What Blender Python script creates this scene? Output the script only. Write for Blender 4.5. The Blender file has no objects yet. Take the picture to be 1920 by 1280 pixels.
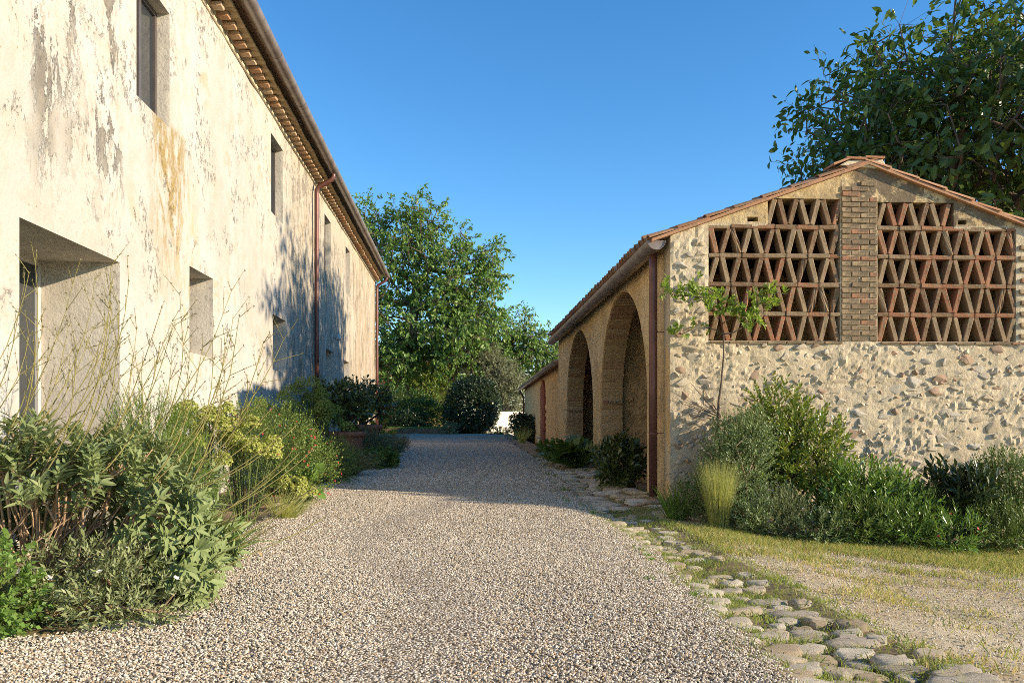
import bpy, math, random
import numpy as np
from mathutils import Vector, Matrix, Euler, noise as mnoise

# ------------------------------------------------------------------ camera, sky, sun, exposure
scene = bpy.context.scene
COL = scene.collection
R = math.radians
CAM_Z = 1.2
YAW = math.atan(103 / 1493.0)
cam_d = bpy.data.cameras.new('camera')
cam = bpy.data.objects.new('camera', cam_d)
COL.objects.link(cam)
cam.location = (0, 0, CAM_Z)
cam.rotation_euler = (R(90), 0, -YAW)
cam_d.sensor_width = 36
cam_d.lens = 28.0
cam_d.shift_y = (778 - 640) / 1920.0
cam_d.clip_start = 0.05
cam_d.clip_end = 2000
scene.camera = cam

SUN_AZ, SUN_EL = R(20), R(17.8)     # light travels towards -X, a little +Y
SUN_TO = Vector((math.cos(SUN_AZ) * math.cos(SUN_EL), -math.sin(SUN_AZ) * math.cos(SUN_EL), math.sin(SUN_EL)))
world = bpy.data.worlds.new('World')
scene.world = world
world.use_nodes = True
wn = world.node_tree
sky = wn.nodes.new('ShaderNodeTexSky')
sky.sky_type = 'NISHITA'
sky.sun_disc = False
sky.sun_elevation = SUN_EL
sky.sun_rotation = math.atan2(SUN_TO.x, SUN_TO.y)
sky.altitude = 600
sky.air_density = 1.0
sky.dust_density = 0.0
sky.ozone_density = 3.0
hs = wn.nodes.new('ShaderNodeHueSaturation')
hs.inputs['Saturation'].default_value = 1.24
wn.links.new(sky.outputs[0], hs.inputs['Color'])
wn.links.new(hs.outputs[0], wn.nodes['Background'].inputs[0])
wn.nodes['Background'].inputs[1].default_value = 0.132
sun_d = bpy.data.lights.new('sun', 'SUN')
sun_d.energy = 4.3
sun_d.angle = R(0.55)
sun_d.color = (1.0, 0.83, 0.61)
sun = bpy.data.objects.new('sun', sun_d)
COL.objects.link(sun)
sun.location = (20, -8, 20)
sun.rotation_euler = (-SUN_TO).to_track_quat('-Z', 'Y').to_euler()
scene.view_settings.view_transform = 'Standard'
scene.view_settings.look = 'None'
scene.view_settings.gamma = 1.0
scene.view_settings.exposure = 1.0
scene.cycles.filter_width = 0.95
scene.cycles.use_denoising = False
scene.cycles.max_bounces = 7
scene.cycles.transparent_max_bounces = 6

# ------------------------------------------------------------------ node helpers and materials
class G:
    def __init__(s, name):
        s.m = bpy.data.materials.new(name); s.m.use_nodes = True
        s.t = s.m.node_tree; s.b = s.t.nodes['Principled BSDF']; s.o = s.t.nodes['Material Output']
        s._oc = None
    def n(s, typ, **kw):
        x = s.t.nodes.new('ShaderNode' + typ)
        for k, v in kw.items(): setattr(x, k, v)
        return x
    def put(s, sock, v):
        if hasattr(v, 'is_output'): s.t.links.new(v, sock)
        elif v is not None:
            if isinstance(v, (tuple, list)) and len(v) == 3 and sock.type == 'RGBA': v = (*v, 1)
            sock.default_value = v
    def co(s, scale=None, kind='Object'):
        if s._oc is None: s._oc = s.n('TexCoord')
        o = s._oc.outputs[kind]
        if scale is None: return o
        m = s.n('Mapping'); s.put(m.inputs[0], o); m.inputs['Scale'].default_value = scale
        return m.outputs[0]
    def noise(s, scale, detail=4, rough=.6, vec=None, dist=0):
        x = s.n('TexNoise'); s.put(x.inputs['Vector'], vec if vec is not None else s.co())
        x.inputs['Scale'].default_value = scale; x.inputs['Detail'].default_value = detail
        x.inputs['Roughness'].default_value = rough; x.inputs['Distortion'].default_value = dist
        return x.outputs[0]
    def voro(s, scale, feature='F1', vec=None, out='Distance', rnd=1):
        x = s.n('TexVoronoi', feature=feature); s.put(x.inputs['Vector'], vec if vec is not None else s.co())
        x.inputs['Scale'].default_value = scale; x.inputs['Randomness'].default_value = rnd
        return x.outputs[out]
    def sm(s, v, a, b, lo=0, hi=1):
        x = s.n('MapRange', interpolation_type='SMOOTHSTEP'); s.put(x.inputs[0], v)
        for i, q in zip((1, 2, 3, 4), (a, b, lo, hi)): x.inputs[i].default_value = q
        return x.outputs[0]
    def ma(s, op, a, b=None):
        x = s.n('Math', operation=op); s.put(x.inputs[0], a)
        if b is not None: s.put(x.inputs[1], b)
        return x.outputs[0]
    def mul(s, *a):
        r = a[0]
        for q in a[1:]: r = s.ma('MULTIPLY', r, q)
        return r
    def mix(s, f, a, b, blend='MIX'):
        x = s.n('Mix', data_type='RGBA', blend_type=blend)
        s.put(x.inputs[0], f); s.put(x.inputs[6], a); s.put(x.inputs[7], b)
        return x.outputs[2]
    def ramp(s, f, stops, interp='LINEAR'):
        x = s.n('ValToRGB'); s.put(x.inputs[0], f); r = x.color_ramp; r.interpolation = interp
        while len(r.elements) < len(stops): r.elements.new(.5)
        for e, (p, c) in zip(r.elements, stops): e.position = p; e.color = (*c, 1)
        return x.outputs[0]
    def xyz(s, vec=None):
        x = s.n('SeparateXYZ'); s.put(x.inputs[0], vec if vec is not None else s.co()); return x.outputs
    def rnd(s): return s.n('ObjectInfo').outputs['Random']
    def island(s): return s.n('NewGeometry').outputs['Random Per Island']
    def bump(s, h, strength=.5, dist=.01, prev=None):
        x = s.n('Bump'); s.put(x.inputs['Height'], h); x.inputs['Strength'].default_value = strength
        x.inputs['Distance'].default_value = dist
        if prev is not None: s.put(x.inputs['Normal'], prev)
        return x.outputs[0]
    def done(s, color, rough=.85, spec=.3, normal=None, metal=0):
        s.put(s.b.inputs['Base Color'], color); s.put(s.b.inputs['Roughness'], rough)
        s.b.inputs['Specular IOR Level'].default_value = spec; s.b.inputs['Metallic'].default_value = metal
        if normal is not None: s.put(s.b.inputs['Normal'], normal)
        return s.m

def leaf_mat(name, c1, c2, c3=None, rough=.5, trans=.3, spec=.35, p3=.12):
    g = G(name); r = g.island()
    stops = [(0, c1), (.8, c2)]
    col = g.ramp(r, stops)
    if c3 is not None: col = g.mix(g.ma('LESS_THAN', g.ma('FRACT', g.mul(r, 17.31)), p3), col, c3)
    nz = g.noise(1.3, 2); col = g.mix(g.sm(nz, .35, .7, 0, .35), col, tuple(q * 1.35 for q in c2))
    g.done(col, rough, spec)
    t = g.n('BsdfTranslucent'); g.put(t.inputs[0], g.mix(.5, col, (c2[0] * 1.6, c2[1] * 1.5, c2[2] * .7)))
    m = g.n('MixShader'); m.inputs[0].default_value = trans
    g.put(m.inputs[1], g.b.outputs[0]); g.put(m.inputs[2], t.outputs[0]); g.put(g.o.inputs[0], m.outputs[0])
    return g.m

def plain(name, c1, c2, scale=6, rough=.8, spec=.3, bump=.3, bd=.01, metal=0):
    g = G(name); n = g.noise(scale, 5)
    return g.done(g.mix(g.sm(n, .35, .65), c1, c2), rough, spec, g.bump(g.noise(scale * 4, 4), bump, bd), metal)

def m_plaster_house():
    g = G('weathered_lime_plaster'); p = g.xyz(); Y, Z = p[1], p[2]
    wob = g.noise(.5, 3); wob2 = g.noise(2.2, 5, .65)
    c = g.mix(g.sm(wob, .35, .65), (.41, .395, .355), (.465, .455, .42))
    far = g.sm(Y, 12.5, 18)
    c = g.mix(g.mul(far, .6), c, (.46, .385, .27))
    # pale ochre clouding
    c = g.mix(g.mul(g.sm(g.noise(1.1, 5, .65, dist=.6), .5, .68), .38), c, (.45, .38, .27))
    # lime streaks running down
    st = g.noise(1, 6, .65, vec=g.co((1, 2.4, .5)), dist=1.2)
    c = g.mix(g.mul(g.sm(st, .52, .7), .45), c, (.46, .395, .30))
    # worn grey scabs: near end, upper wall, and everywhere beyond the downpipe
    reg = g.ma('MAXIMUM', g.mul(g.sm(Y, 10.6, 8.4), g.sm(Z, 2.6, 4.0)), g.mul(g.sm(Y, 14.5, 17.5), .8)); reg = g.ma('MAXIMUM', reg, .04)
    big = g.sm(g.noise(.75, 3, .5, vec=g.co((1, 1.2, .8))), .44, .58)
    p1 = g.sm(g.noise(2.0, 12, .76, vec=g.co((1, 1.25, .6)), dist=.25), .54, .558)
    c = g.mix(g.mul(p1, big, reg, .92), c, (.165, .148, .122))
    p2 = g.sm(g.noise(6.5, 10, .78, vec=g.co((1, 1.1, .7)), dist=.2), .545, .57)
    c = g.mix(g.mul(p2, big, g.sm(reg, .05, .6), .6), c, (.27, .235, .185))
    md = g.sm(g.noise(2.6, 9, .76), .47, .60); c = g.mix(g.mul(md, .36), c, (.37, .32, .245))
    ow = g.mul(g.sm(g.noise(1.3, 10, .78, dist=.4), .55, .60), g.sm(g.noise(.5, 2), .40, .6)); c = g.mix(g.mul(ow, .55), c, (.40, .295, .15))
    sp = g.mul(g.sm(g.noise(26, 5, .75), .59, .66), g.sm(g.noise(1.6, 3), .46, .62))
    c = g.mix(g.mul(sp, .8), c, (.28, .235, .17))
    sp2 = g.mul(g.sm(g.noise(60, 3, .7), .60, .68), g.sm(g.noise(.9, 3), .40, .6))
    c = g.mix(g.mul(sp2, .45), c, (.40, .33, .23))
    cs = g.sm(g.noise(11, 12, .8, vec=g.co((1, 1, .8))), .555, .572); cl = g.mul(g.sm(g.noise(1.15, 4, .6), .52, .60), .75)
    c = g.mix(g.mul(cs, cl, .85), c, (.15, .13, .105))
    dt = g.voro(9); ds = g.sm(g.noise(2.3, 3), .5, .6); c = g.mix(g.mul(g.sm(dt, .10, .06), ds, .7), c, (.27, .17, .07))
    # hairline cracks
    ck = g.ma('SUBTRACT', g.noise(1.7, 4, .6, dist=.8), .5); ck = g.sm(g.ma('ABSOLUTE', ck), .0, .006, 1, 0)
    c = g.mix(g.mul(ck, g.sm(g.noise(.7, 2), .5, .6), .6), c, (.34, .29, .21))
    # ochre lichen running from the first upper window's sill
    li = g.mul(g.sm(Y, 8.95, 9.45), g.sm(Y, 10.55, 10.0), g.sm(Z, 2.4, 3.7), g.sm(Z, 4.72, 4.58))
    lst = g.noise(1, 9, .78, vec=g.co((1, 4.6, 1.5)), dist=.5)
    c = g.mix(g.mul(li, g.sm(lst, .43, .56), g.sm(g.noise(10, 10, .78), .33, .50), .95), c, (.27, .19, .065))
    li2 = g.mul(g.sm(Y, 9.6, 10.1), g.sm(Y, 10.9, 10.5), g.sm(Z, 1.2, 2.6), g.sm(Z, 4.3, 3.6))
    c = g.mix(g.mul(li2, g.sm(lst, .50, .58), .7), c, (.44, .345, .19))
    # dark soot-brown streaking towards the far end
    s2 = g.noise(1, 8, .74, vec=g.co((1, 2.6, .55)), dist=1.4)
    s3 = g.mul(g.sm(Y, 15.8, 17.0), g.sm(Z, 6.7, 5.7), g.sm(s2, .41, .56))
    c = g.mix(g.mul(s3, g.sm(g.noise(5, 6, .75), .34, .6), .72), c, (.25, .205, .145))
    s4 = g.mul(g.sm(Y, 24.5, 28), g.sm(s2, .42, .62), .5)
    c = g.mix(s4, c, (.38, .25, .12))
    h = g.noise(5, 8, .68); h2 = g.noise(38, 4, .6)
    nb = g.bump(h, .55, .03); nb = g.bump(h2, .35, .006, nb); nb = g.bump(g.ma('SUBTRACT', 1, g.ma('MAXIMUM', g.mul(p1, big, reg), g.mul(cs, cl))), .9, .012, nb)
    return g.done(c, .92, .15, nb)

def m_plaster_reveal():
    g = G('grey_reveal_plaster'); 
    c = g.mix(g.sm(g.noise(1.4, 5, .65), .38, .66), (.60, .55, .46), (.50, .455, .38))
    c = g.mix(g.mul(g.sm(g.noise(9, 6, .75), .52, .64), .5), c, (.30, .27, .23))
    return g.done(c, .92, .15, g.bump(g.noise(22, 6, .7), .6, .015))

def m_ochre():
    g = G('ochre_lime_plaster')
    c = g.mix(g.sm(g.noise(1.1, 5, .6), .35, .65), (.76, .52, .24), (.84, .63, .34))
    c = g.mix(g.mul(g.sm(g.noise(1, 6, .7, vec=g.co((2, 2, .9)), dist=1.2), .5, .64), .6), c, (.50, .345, .18))
    c = g.mix(g.mul(g.sm(g.noise(12, 6, .75), .56, .66), .55), c, (.26, .17, .09))
    c = g.mix(g.mul(g.sm(g.noise(3.5, 8, .75), .52, .58), .55), c, (.55, .41, .24))
    return g.done(c, .93, .15, g.bump(g.noise(11, 9, .74), 1.0, .05))

def m_rubble(name, ca, cb, dark, streak=0):
    g = G(name)
    c = g.mix(g.sm(g.noise(2.1, 5, .62), .36, .64), ca, cb)
    c = g.mix(g.mul(g.sm(g.noise(7, 6, .7), .54, .64), .6), c, dark)
    c = g.mix(g.mul(g.sm(g.noise(30, 5, .75), .56, .66), .5), c, tuple(q * .7 for q in dark))
    z = g.xyz()[2]
    nb = g.bump(g.noise(24, 7, .72), .8, .02)
    return g.done(c, .93, .15, nb)

def m_gable():
    g = G('gable_mortar_and_plaster'); p = g.xyz(); X, Z = p[0], p[2]
    c = g.mix(g.sm(g.noise(2.1, 5, .62), .36, .64), (.62, .52, .355), (.53, .435, .285))
    c = g.mix(g.mul(g.sm(g.noise(6, 6, .7), .54, .62), .4), c, (.40, .33, .235))
    ocr = g.mix(g.sm(g.noise(3, 6, .7), .42, .6), (.50, .36, .18), (.64, .50, .28)); ocr = g.mix(g.mul(g.sm(g.noise(5, 8, .75), .5, .58), .6), ocr, (.30, .225, .13))
    up = g.mul(g.sm(Z, 3.74, 3.82), g.sm(X, .3, .7))
    c = g.mix(up, c, ocr)
    # black lichen crust near the apex and along the right rake
    cr = g.mul(up, g.sm(X, 2.3, 2.6), g.sm(g.noise(2.4, 8, .76, dist=.5), .45, .50))
    c = g.mix(g.mul(cr, .82), c, (.12, .095, .07))
    c = g.mix(g.mul(g.sm(g.noise(34, 5, .75), .57, .66), .5), c, (.27, .22, .16))
    return g.done(c, .93, .15, g.bump(g.noise(20, 8, .74), .9, .025))

def m_brick(name, cols, lich=(.30, .27, .19), la=.55):
    g = G(name); r = g.rnd()
    n = len(cols); c = g.ramp(r, [(i / n, q) for i, q in enumerate(cols)], 'CONSTANT')
    c = g.mix(g.sm(g.noise(7, 5, .7), .35, .7, 0, .5), c, tuple(q * .6 for q in cols[0]))
    c = g.mix(g.mul(g.sm(g.noise(16, 6, .75), .48, .60), la), c, lich)
    c = g.mix(g.mul(g.sm(g.noise(40, 4, .75), .6, .68), .6), c, (.10, .085, .06))
    return g.done(c, .92, .15, g.bump(g.noise(35, 6, .75), .8, .012))

def m_stone(name, cols, spots=(.22, .2, .17), bs=.8):
    g = G(name); r = g.rnd(); n = len(cols)
    c = g.ramp(r, [(i / n, q) for i, q in enumerate(cols)], 'CONSTANT')
    c = g.mix(g.sm(g.noise(6, 6, .7), .4, .68, 0, .6), c, tuple(q * .62 for q in cols[0]))
    c = g.mix(g.mul(g.sm(g.noise(22, 5, .75), .57, .66), .55), c, spots)
    return g.done(c, .88, .2, g.bump(g.noise(18, 8, .72), bs, .02))

def m_tile():
    g = G('old_terracotta_tile'); r = g.rnd()
    c = g.ramp(r, [(0, (.40, .19, .10)), (.4, (.46, .25, .14)), (.75, (.34, .19, .12)), (.9, (.50, .31, .2))], 'CONSTANT')
    c = g.mix(g.mul(g.sm(g.noise(9, 6, .72), .48, .62), .6), c, (.22, .17, .10))
    return g.done(c, .9, .2, g.bump(g.noise(40, 5, .7), .6, .008))

def m_gravel(name, inst):
    g = G(name)
    if inst: r = g.rnd()
    else: r = g.voro(55, out='Color')
    if not inst:
        x = g.n('SeparateColor'); g.put(x.inputs[0], r); r = x.outputs[0]
    c = g.ramp(r, [(0, (.555, .50, .405)), (.17, (.42, .355, .26)), (.32, (.68, .63, .54)), (.48, (.285, .232, .165)), (.60, (.51, .44, .335)),
                   (.72, (.21, .172, .132)), (.80, (.62, .565, .48)), (.93, (.42, .30, .17))], 'CONSTANT')
    if inst:
        c = g.mix(g.mul(g.sm(g.noise(2.2, 4), .35, .7), .3), c, (.40, .31, .2))
        return g.done(c, .8, .25)
    d = g.voro(55); c = g.mix(g.sm(d, .45, .75), c, (.10, .075, .05))
    c = g.mix(g.mul(g.sm(g.noise(.8, 4), .4, .7), .3), c, (.30, .235, .155))
    return g.done(c, .9, .2, g.bump(g.ma('SUBTRACT', 1, d), 1.0, .02))

def m_soil():
    g = G('dry_soil'); Y = g.xyz()[1]
    c = g.mix(g.sm(g.noise(1.2, 6, .65), .4, .62), (.27, .195, .12), (.38, .29, .18))
    sp = g.voro(38); c = g.mix(g.mul(g.sm(sp, .30, .12), .6), c, (.46, .38, .27))
    c = g.mix(g.mul(g.sm(g.noise(.6, 5), .5, .62), .5), c, (.13, .135, .045))
    return g.done(c, .95, .1, g.bump(g.noise(30, 8, .75), .9, .03))

def m_grit():
    g = G('gritty_yard_ground')
    c = g.mix(g.sm(g.noise(1.0, 6, .65), .38, .62), (.52, .41, .25), (.62, .515, .35))
    v = g.n('TexVoronoi'); g.put(v.inputs['Vector'], g.co()); v.inputs['Scale'].default_value = 70
    x = g.n('SeparateColor'); g.put(x.inputs[0], v.outputs['Color'])
    c = g.mix(g.mul(g.sm(x.outputs[0], .6, .8), g.sm(v.outputs['Distance'], .5, .3)), c, (.58, .51, .40))
    c = g.mix(g.mul(g.sm(x.outputs[1], .72, .85), g.sm(v.outputs['Distance'], .5, .3)), c, (.24, .19, .13))
    gr = g.mul(g.sm(g.noise(1.1, 6, .7, vec=g.co((.6, 1.7, 1))), .54, .62), .5)
    c = g.mix(gr, c, (.27, .255, .075))
    return g.done(c, .95, .1, g.bump(g.noise(45, 7, .75), .9, .02))

MAT = {}
MAT['plaster'] = m_plaster_house(); MAT['reveal'] = m_plaster_reveal(); MAT['ochre'] = m_ochre(); MAT['gable'] = m_gable()
MAT['rubble'] = m_rubble('ochre_rubble_masonry', (.66, .45, .22), (.52, .35, .17), (.26, .17, .085))
MAT['lattice'] = m_brick('weathered_lattice_brick', [(.25, .15, .082), (.35, .15, .08), (.32, .22, .13), (.22, .125, .072), (.36, .255, .15), (.38, .185, .10)], (.25, .215, .135), .75)
MAT['pierbrick'] = m_brick('grey_lichened_brick', [(.35, .25, .145), (.40, .29, .165), (.40, .20, .115), (.31, .225, .135), (.38, .285, .17), (.26, .185, .115)], (.155, .125, .085), .75)
MAT['archbrick'] = m_brick('ochre_arch_brick', [(.56, .39, .20), (.50, .33, .165), (.60, .44, .25), (.47, .28, .155)], (.33, .23, .13), .5)
MAT['redbrick'] = m_brick('red_brick', [(.36, .115, .06), (.40, .14, .075), (.32, .10, .06)], (.30, .2, .13), .25)
MAT['eavebrick'] = m_brick('eave_brick', [(.50, .29, .16), (.45, .23, .12), (.58, .42, .27), (.54, .34, .2)], (.5, .42, .3), .4)
MAT['stone'] = m_stone('grey_limestone', [(.60, .525, .40), (.53, .455, .335), (.60, .51, .355), (.55, .465, .33), (.47, .41, .315), (.64, .57, .45), (.57, .46, .30), (.46, .30, .195)])
MAT['cobble'] = m_stone('path_stone', [(.76, .665, .50), (.68, .57, .40), (.82, .735, .58), (.58, .45, .29), (.72, .60, .42), (.66, .57, .44), (.79, .70, .54)], (.2, .16, .11), 1.0)
def m_small():
    g = G('small_wall_stone'); c = g.ramp(g.island(), [(0, (.58, .50, .37)), (.3, (.50, .425, .31)), (.6, (.62, .53, .38)), (.92, (.46, .30, .19))], 'CONSTANT')
    return g.done(g.mix(g.sm(g.noise(14, 6, .7), .45, .65, 0, .5), c, (.3, .26, .2)), .9, .2, g.bump(g.noise(30, 6, .7), .7, .01))
MAT['smallstone'] = m_small(); MAT['tile'] = m_tile(); MAT['gravel'] = m_gravel('loose_pebble', True); MAT['gravelbed'] = m_gravel('gravel_bed', False)
MAT['soil'] = m_soil(); MAT['grit'] = m_grit()
MAT['pipe'] = plain('brown_painted_copper', (.155, .062, .045), (.12, .05, .038), 3, .38, .5, .1, .004, .25)
MAT['gutter'] = plain('weathered_copper_gutter', (.30, .24, .205), (.20, .155, .13), 4, .45, .5, .15, .004, .35)
MAT['steel'] = plain('dark_steel_frame', (.10, .085, .075), (.075, .065, .06), 4, .45, .5, .1)
MAT['white_frame'] = plain('pale_grey_frame', (.52, .5, .46), (.47, .45, .42), 4, .5, .4, .1)
MAT['mortar'] = plain('cream_mortar', (.68, .57, .40), (.58, .47, .31), 5, .92, .15, .6, .02)
MAT['eaveslab'] = plain('mottled_eave_tile', (.46, .34, .185), (.25, .17, .09), 4, .92, .15, .6, .02)
MAT['dark'] = plain('unlit_interior_plaster', (.17, .125, .08), (.13, .095, .06), 3, .95, .1)  # dark colour stands in for the shade of rooms behind the panes
MAT['whitewall'] = plain('cream_garden_render', (.74, .68, .56), (.68, .61, .49), 1.2, .9, .15, .3)
MAT['terracotta'] = plain('terracotta_pot', (.34, .14, .08), (.27, .115, .07), 5, .8, .25, .3)
MAT['bark'] = plain('grey_brown_bark', (.20, .155, .115), (.12, .09, .065), 9, .92, .15, .9, .03)
MAT['palebark'] = plain('pale_twig_bark', (.42, .30, .195), (.30, .20, .12), 12, .9, .15, .6, .01)
MAT['darkbark'] = plain('dark_bark', (.085, .06, .045), (.055, .04, .03), 9, .92, .15, .7, .02)
MAT['wood'] = plain('old_timber', (.21, .14, .085), (.14, .09, .055), 6, .9, .15, .6, .02)
MAT['straw_stem'] = plain('straw_green_stem', (.27, .235, .085), (.20, .185, .065), 8, .75, .2, .1)
MAT['greenstem'] = plain('green_stem', (.12, .15, .045), (.09, .12, .035), 8, .7, .2, .1)
MAT['lampmetal'] = plain('grey_lamp_metal', (.5, .49, .46), (.42, .41, .39), 4, .4, .5, .1)
g = G('window_glass'); MAT['glass'] = g.done((.028, .034, .04), .04, .9)
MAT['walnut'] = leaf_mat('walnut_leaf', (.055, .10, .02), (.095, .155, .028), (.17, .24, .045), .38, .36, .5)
MAT['walnut_far'] = leaf_mat('walnut_leaf_sun_tint', (0.090, 0.174, 0.036), (0.162, 0.264, 0.054), (0.252, 0.348, 0.078), .42, .36, .45)  # brighter copy of the walnut leaf, sunlight put into the colour
MAT['olive'] = leaf_mat('olive_leaf', (.15, .17, .085), (.23, .245, .13), (.34, .35, .22), .45, .2)
MAT['sage'] = leaf_mat('sage_leaf', (0.132, 0.175, 0.064), (0.201, 0.251, 0.094), (0.275, 0.315, 0.139), .65, .22)
MAT['cistus'] = leaf_mat('grey_shrub_leaf', (0.163, 0.195, 0.078), (0.247, 0.280, 0.124), (0.390, 0.403, 0.234), .6, .2)
MAT['lime'] = leaf_mat('lime_green_leaf', (.12, .21, .045), (.17, .28, .06), (.24, .33, .09), .5, .35)
MAT['feather'] = leaf_mat('bright_feathery_leaf', (.12, .22, .03), (.18, .29, .045), (.27, .35, .07), .55, .35)
MAT['euph_leaf'] = leaf_mat('euphorbia_leaf', (.05, .085, .04), (.08, .12, .055), None, .5, .25)
MAT['euph_head'] = leaf_mat('euphorbia_bract', (.28, .32, .06), (.39, .41, .10), (.47, .46, .18), .6, .3)
MAT['euph_green'] = leaf_mat('euphorbia_green_bract', (.13, .19, .04), (.18, .24, .05), (.22, .27, .07), .6, .3)
MAT['yellow'] = leaf_mat('yellow_bract', (.46, .40, .04), (.52, .46, .06), None, .6, .3)
MAT['salvia'] = leaf_mat('salvia_leaf', (.10, .165, .03), (.16, .23, .045), (.25, .29, .08), .5, .3)
MAT['red'] = leaf_mat('red_petal', (.48, .035, .04), (.55, .06, .06), (.6, .2, .15), .5, .3)
MAT['white'] = leaf_mat('white_petal', (.75, .73, .68), (.8, .78, .74), None, .6, .3)
MAT['mauve'] = leaf_mat('mauve_petal', (.22, .17, .36), (.28, .22, .42), None, .6, .3)
MAT['citrus'] = leaf_mat('citrus_leaf', (.06, .085, .022), (.10, .13, .032), (.15, .18, .04), .3, .28, .6)
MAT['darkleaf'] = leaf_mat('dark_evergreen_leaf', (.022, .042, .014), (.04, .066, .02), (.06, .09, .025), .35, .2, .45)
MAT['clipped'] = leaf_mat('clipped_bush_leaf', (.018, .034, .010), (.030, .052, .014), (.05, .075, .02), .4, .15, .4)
MAT['bay'] = leaf_mat('bay_leaf', (.10, .16, .025), (.17, .24, .035), (.33, .31, .04), .3, .3, .6, .2)
MAT['oleander'] = leaf_mat('oleander_leaf', (0.094, 0.183, 0.031), (0.155, 0.262, 0.043), (0.221, 0.329, 0.062), .3, .3, .6)
MAT['rosemary'] = leaf_mat('rosemary_leaf', (0.075, 0.127, 0.028), (0.127, 0.191, 0.039), (0.219, 0.267, 0.065), .5, .2)
MAT['silver'] = leaf_mat('silver_leaf', (.14, .205, .08), (.205, .275, .11), (.33, .37, .21), .5, .28)
MAT['lavender'] = leaf_mat('blue_grey_leaf', (.12, .155, .075), (.17, .205, .10), (.26, .28, .17), .6, .25)
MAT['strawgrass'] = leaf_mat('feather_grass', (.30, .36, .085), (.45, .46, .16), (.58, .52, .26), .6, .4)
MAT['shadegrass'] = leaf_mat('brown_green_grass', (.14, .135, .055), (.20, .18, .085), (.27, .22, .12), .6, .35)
MAT['grass'] = leaf_mat('short_grass', (.15, .22, .04), (.24, .30, .065), (.44, .39, .16), .6, .4, .3, .2)
MAT['drygrass'] = leaf_mat('dry_grass', (.42, .34, .12), (.54, .44, .19), (.26, .27, .07), .7, .35, .3, .3)
MAT['strap'] = leaf_mat('strap_leaf', (.10, .19, .03), (.16, .26, .045), None, .45, .35)
MAT['broad'] = leaf_mat('broad_green_leaf', (.075, .13, .025), (.11, .18, .035), (.15, .21, .05), .4, .3)
MAT['young'] = leaf_mat('young_bright_leaf', (.15, .24, .035), (.22, .32, .05), (.3, .36, .08), .45, .4)
MAT['deadleaf'] = leaf_mat('dry_fallen_leaf', (.30, .19, .08), (.42, .29, .13), (.25, .13, .06), .7, .15)
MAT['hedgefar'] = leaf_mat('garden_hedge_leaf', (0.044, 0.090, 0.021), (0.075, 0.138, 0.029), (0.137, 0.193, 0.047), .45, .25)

# ------------------------------------------------------------------ mesh helpers
def tag(o, label=None, cat=None, group=None, kind=None):
    if label: o['label'] = label
    if cat: o['category'] = cat
    if group: o['group'] = group
    if kind: o['kind'] = kind
    return o

def link(name, data, mat=None, parent=None, loc=None):
    o = bpy.data.objects.new(name, data); COL.objects.link(o)
    if mat is not None and data is not None and not data.materials: data.materials.append(mat)
    if parent is not None: o.parent = parent
    if loc is not None: o.location = loc
    return o

def empty(name, loc=(0, 0, 0), rz=0):
    o = bpy.data.objects.new(name, None); COL.objects.link(o); o.location = loc; o.rotation_euler = (0, 0, rz)
    o.empty_display_size = .2
    return o

def npmesh(name, V, F, smooth=False):
    """V (n,3), F (m,k) all faces of the same size"""
    V = np.asarray(V, np.float32); F = np.asarray(F, np.int32); k = F.shape[1]
    me = bpy.data.meshes.new(name)
    me.vertices.add(len(V)); me.vertices.foreach_set('co', V.ravel())
    me.loops.add(F.size); me.loops.foreach_set('vertex_index', F.ravel())
    me.polygons.add(len(F)); me.polygons.foreach_set('loop_start', np.arange(0, F.size, k, dtype=np.int32))
    me.polygons.foreach_set('loop_total', np.full(len(F), k, np.int32))
    if smooth: me.polygons.foreach_set('use_smooth', np.ones(len(F), bool))
    me.update(calc_edges=True)
    return me

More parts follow.
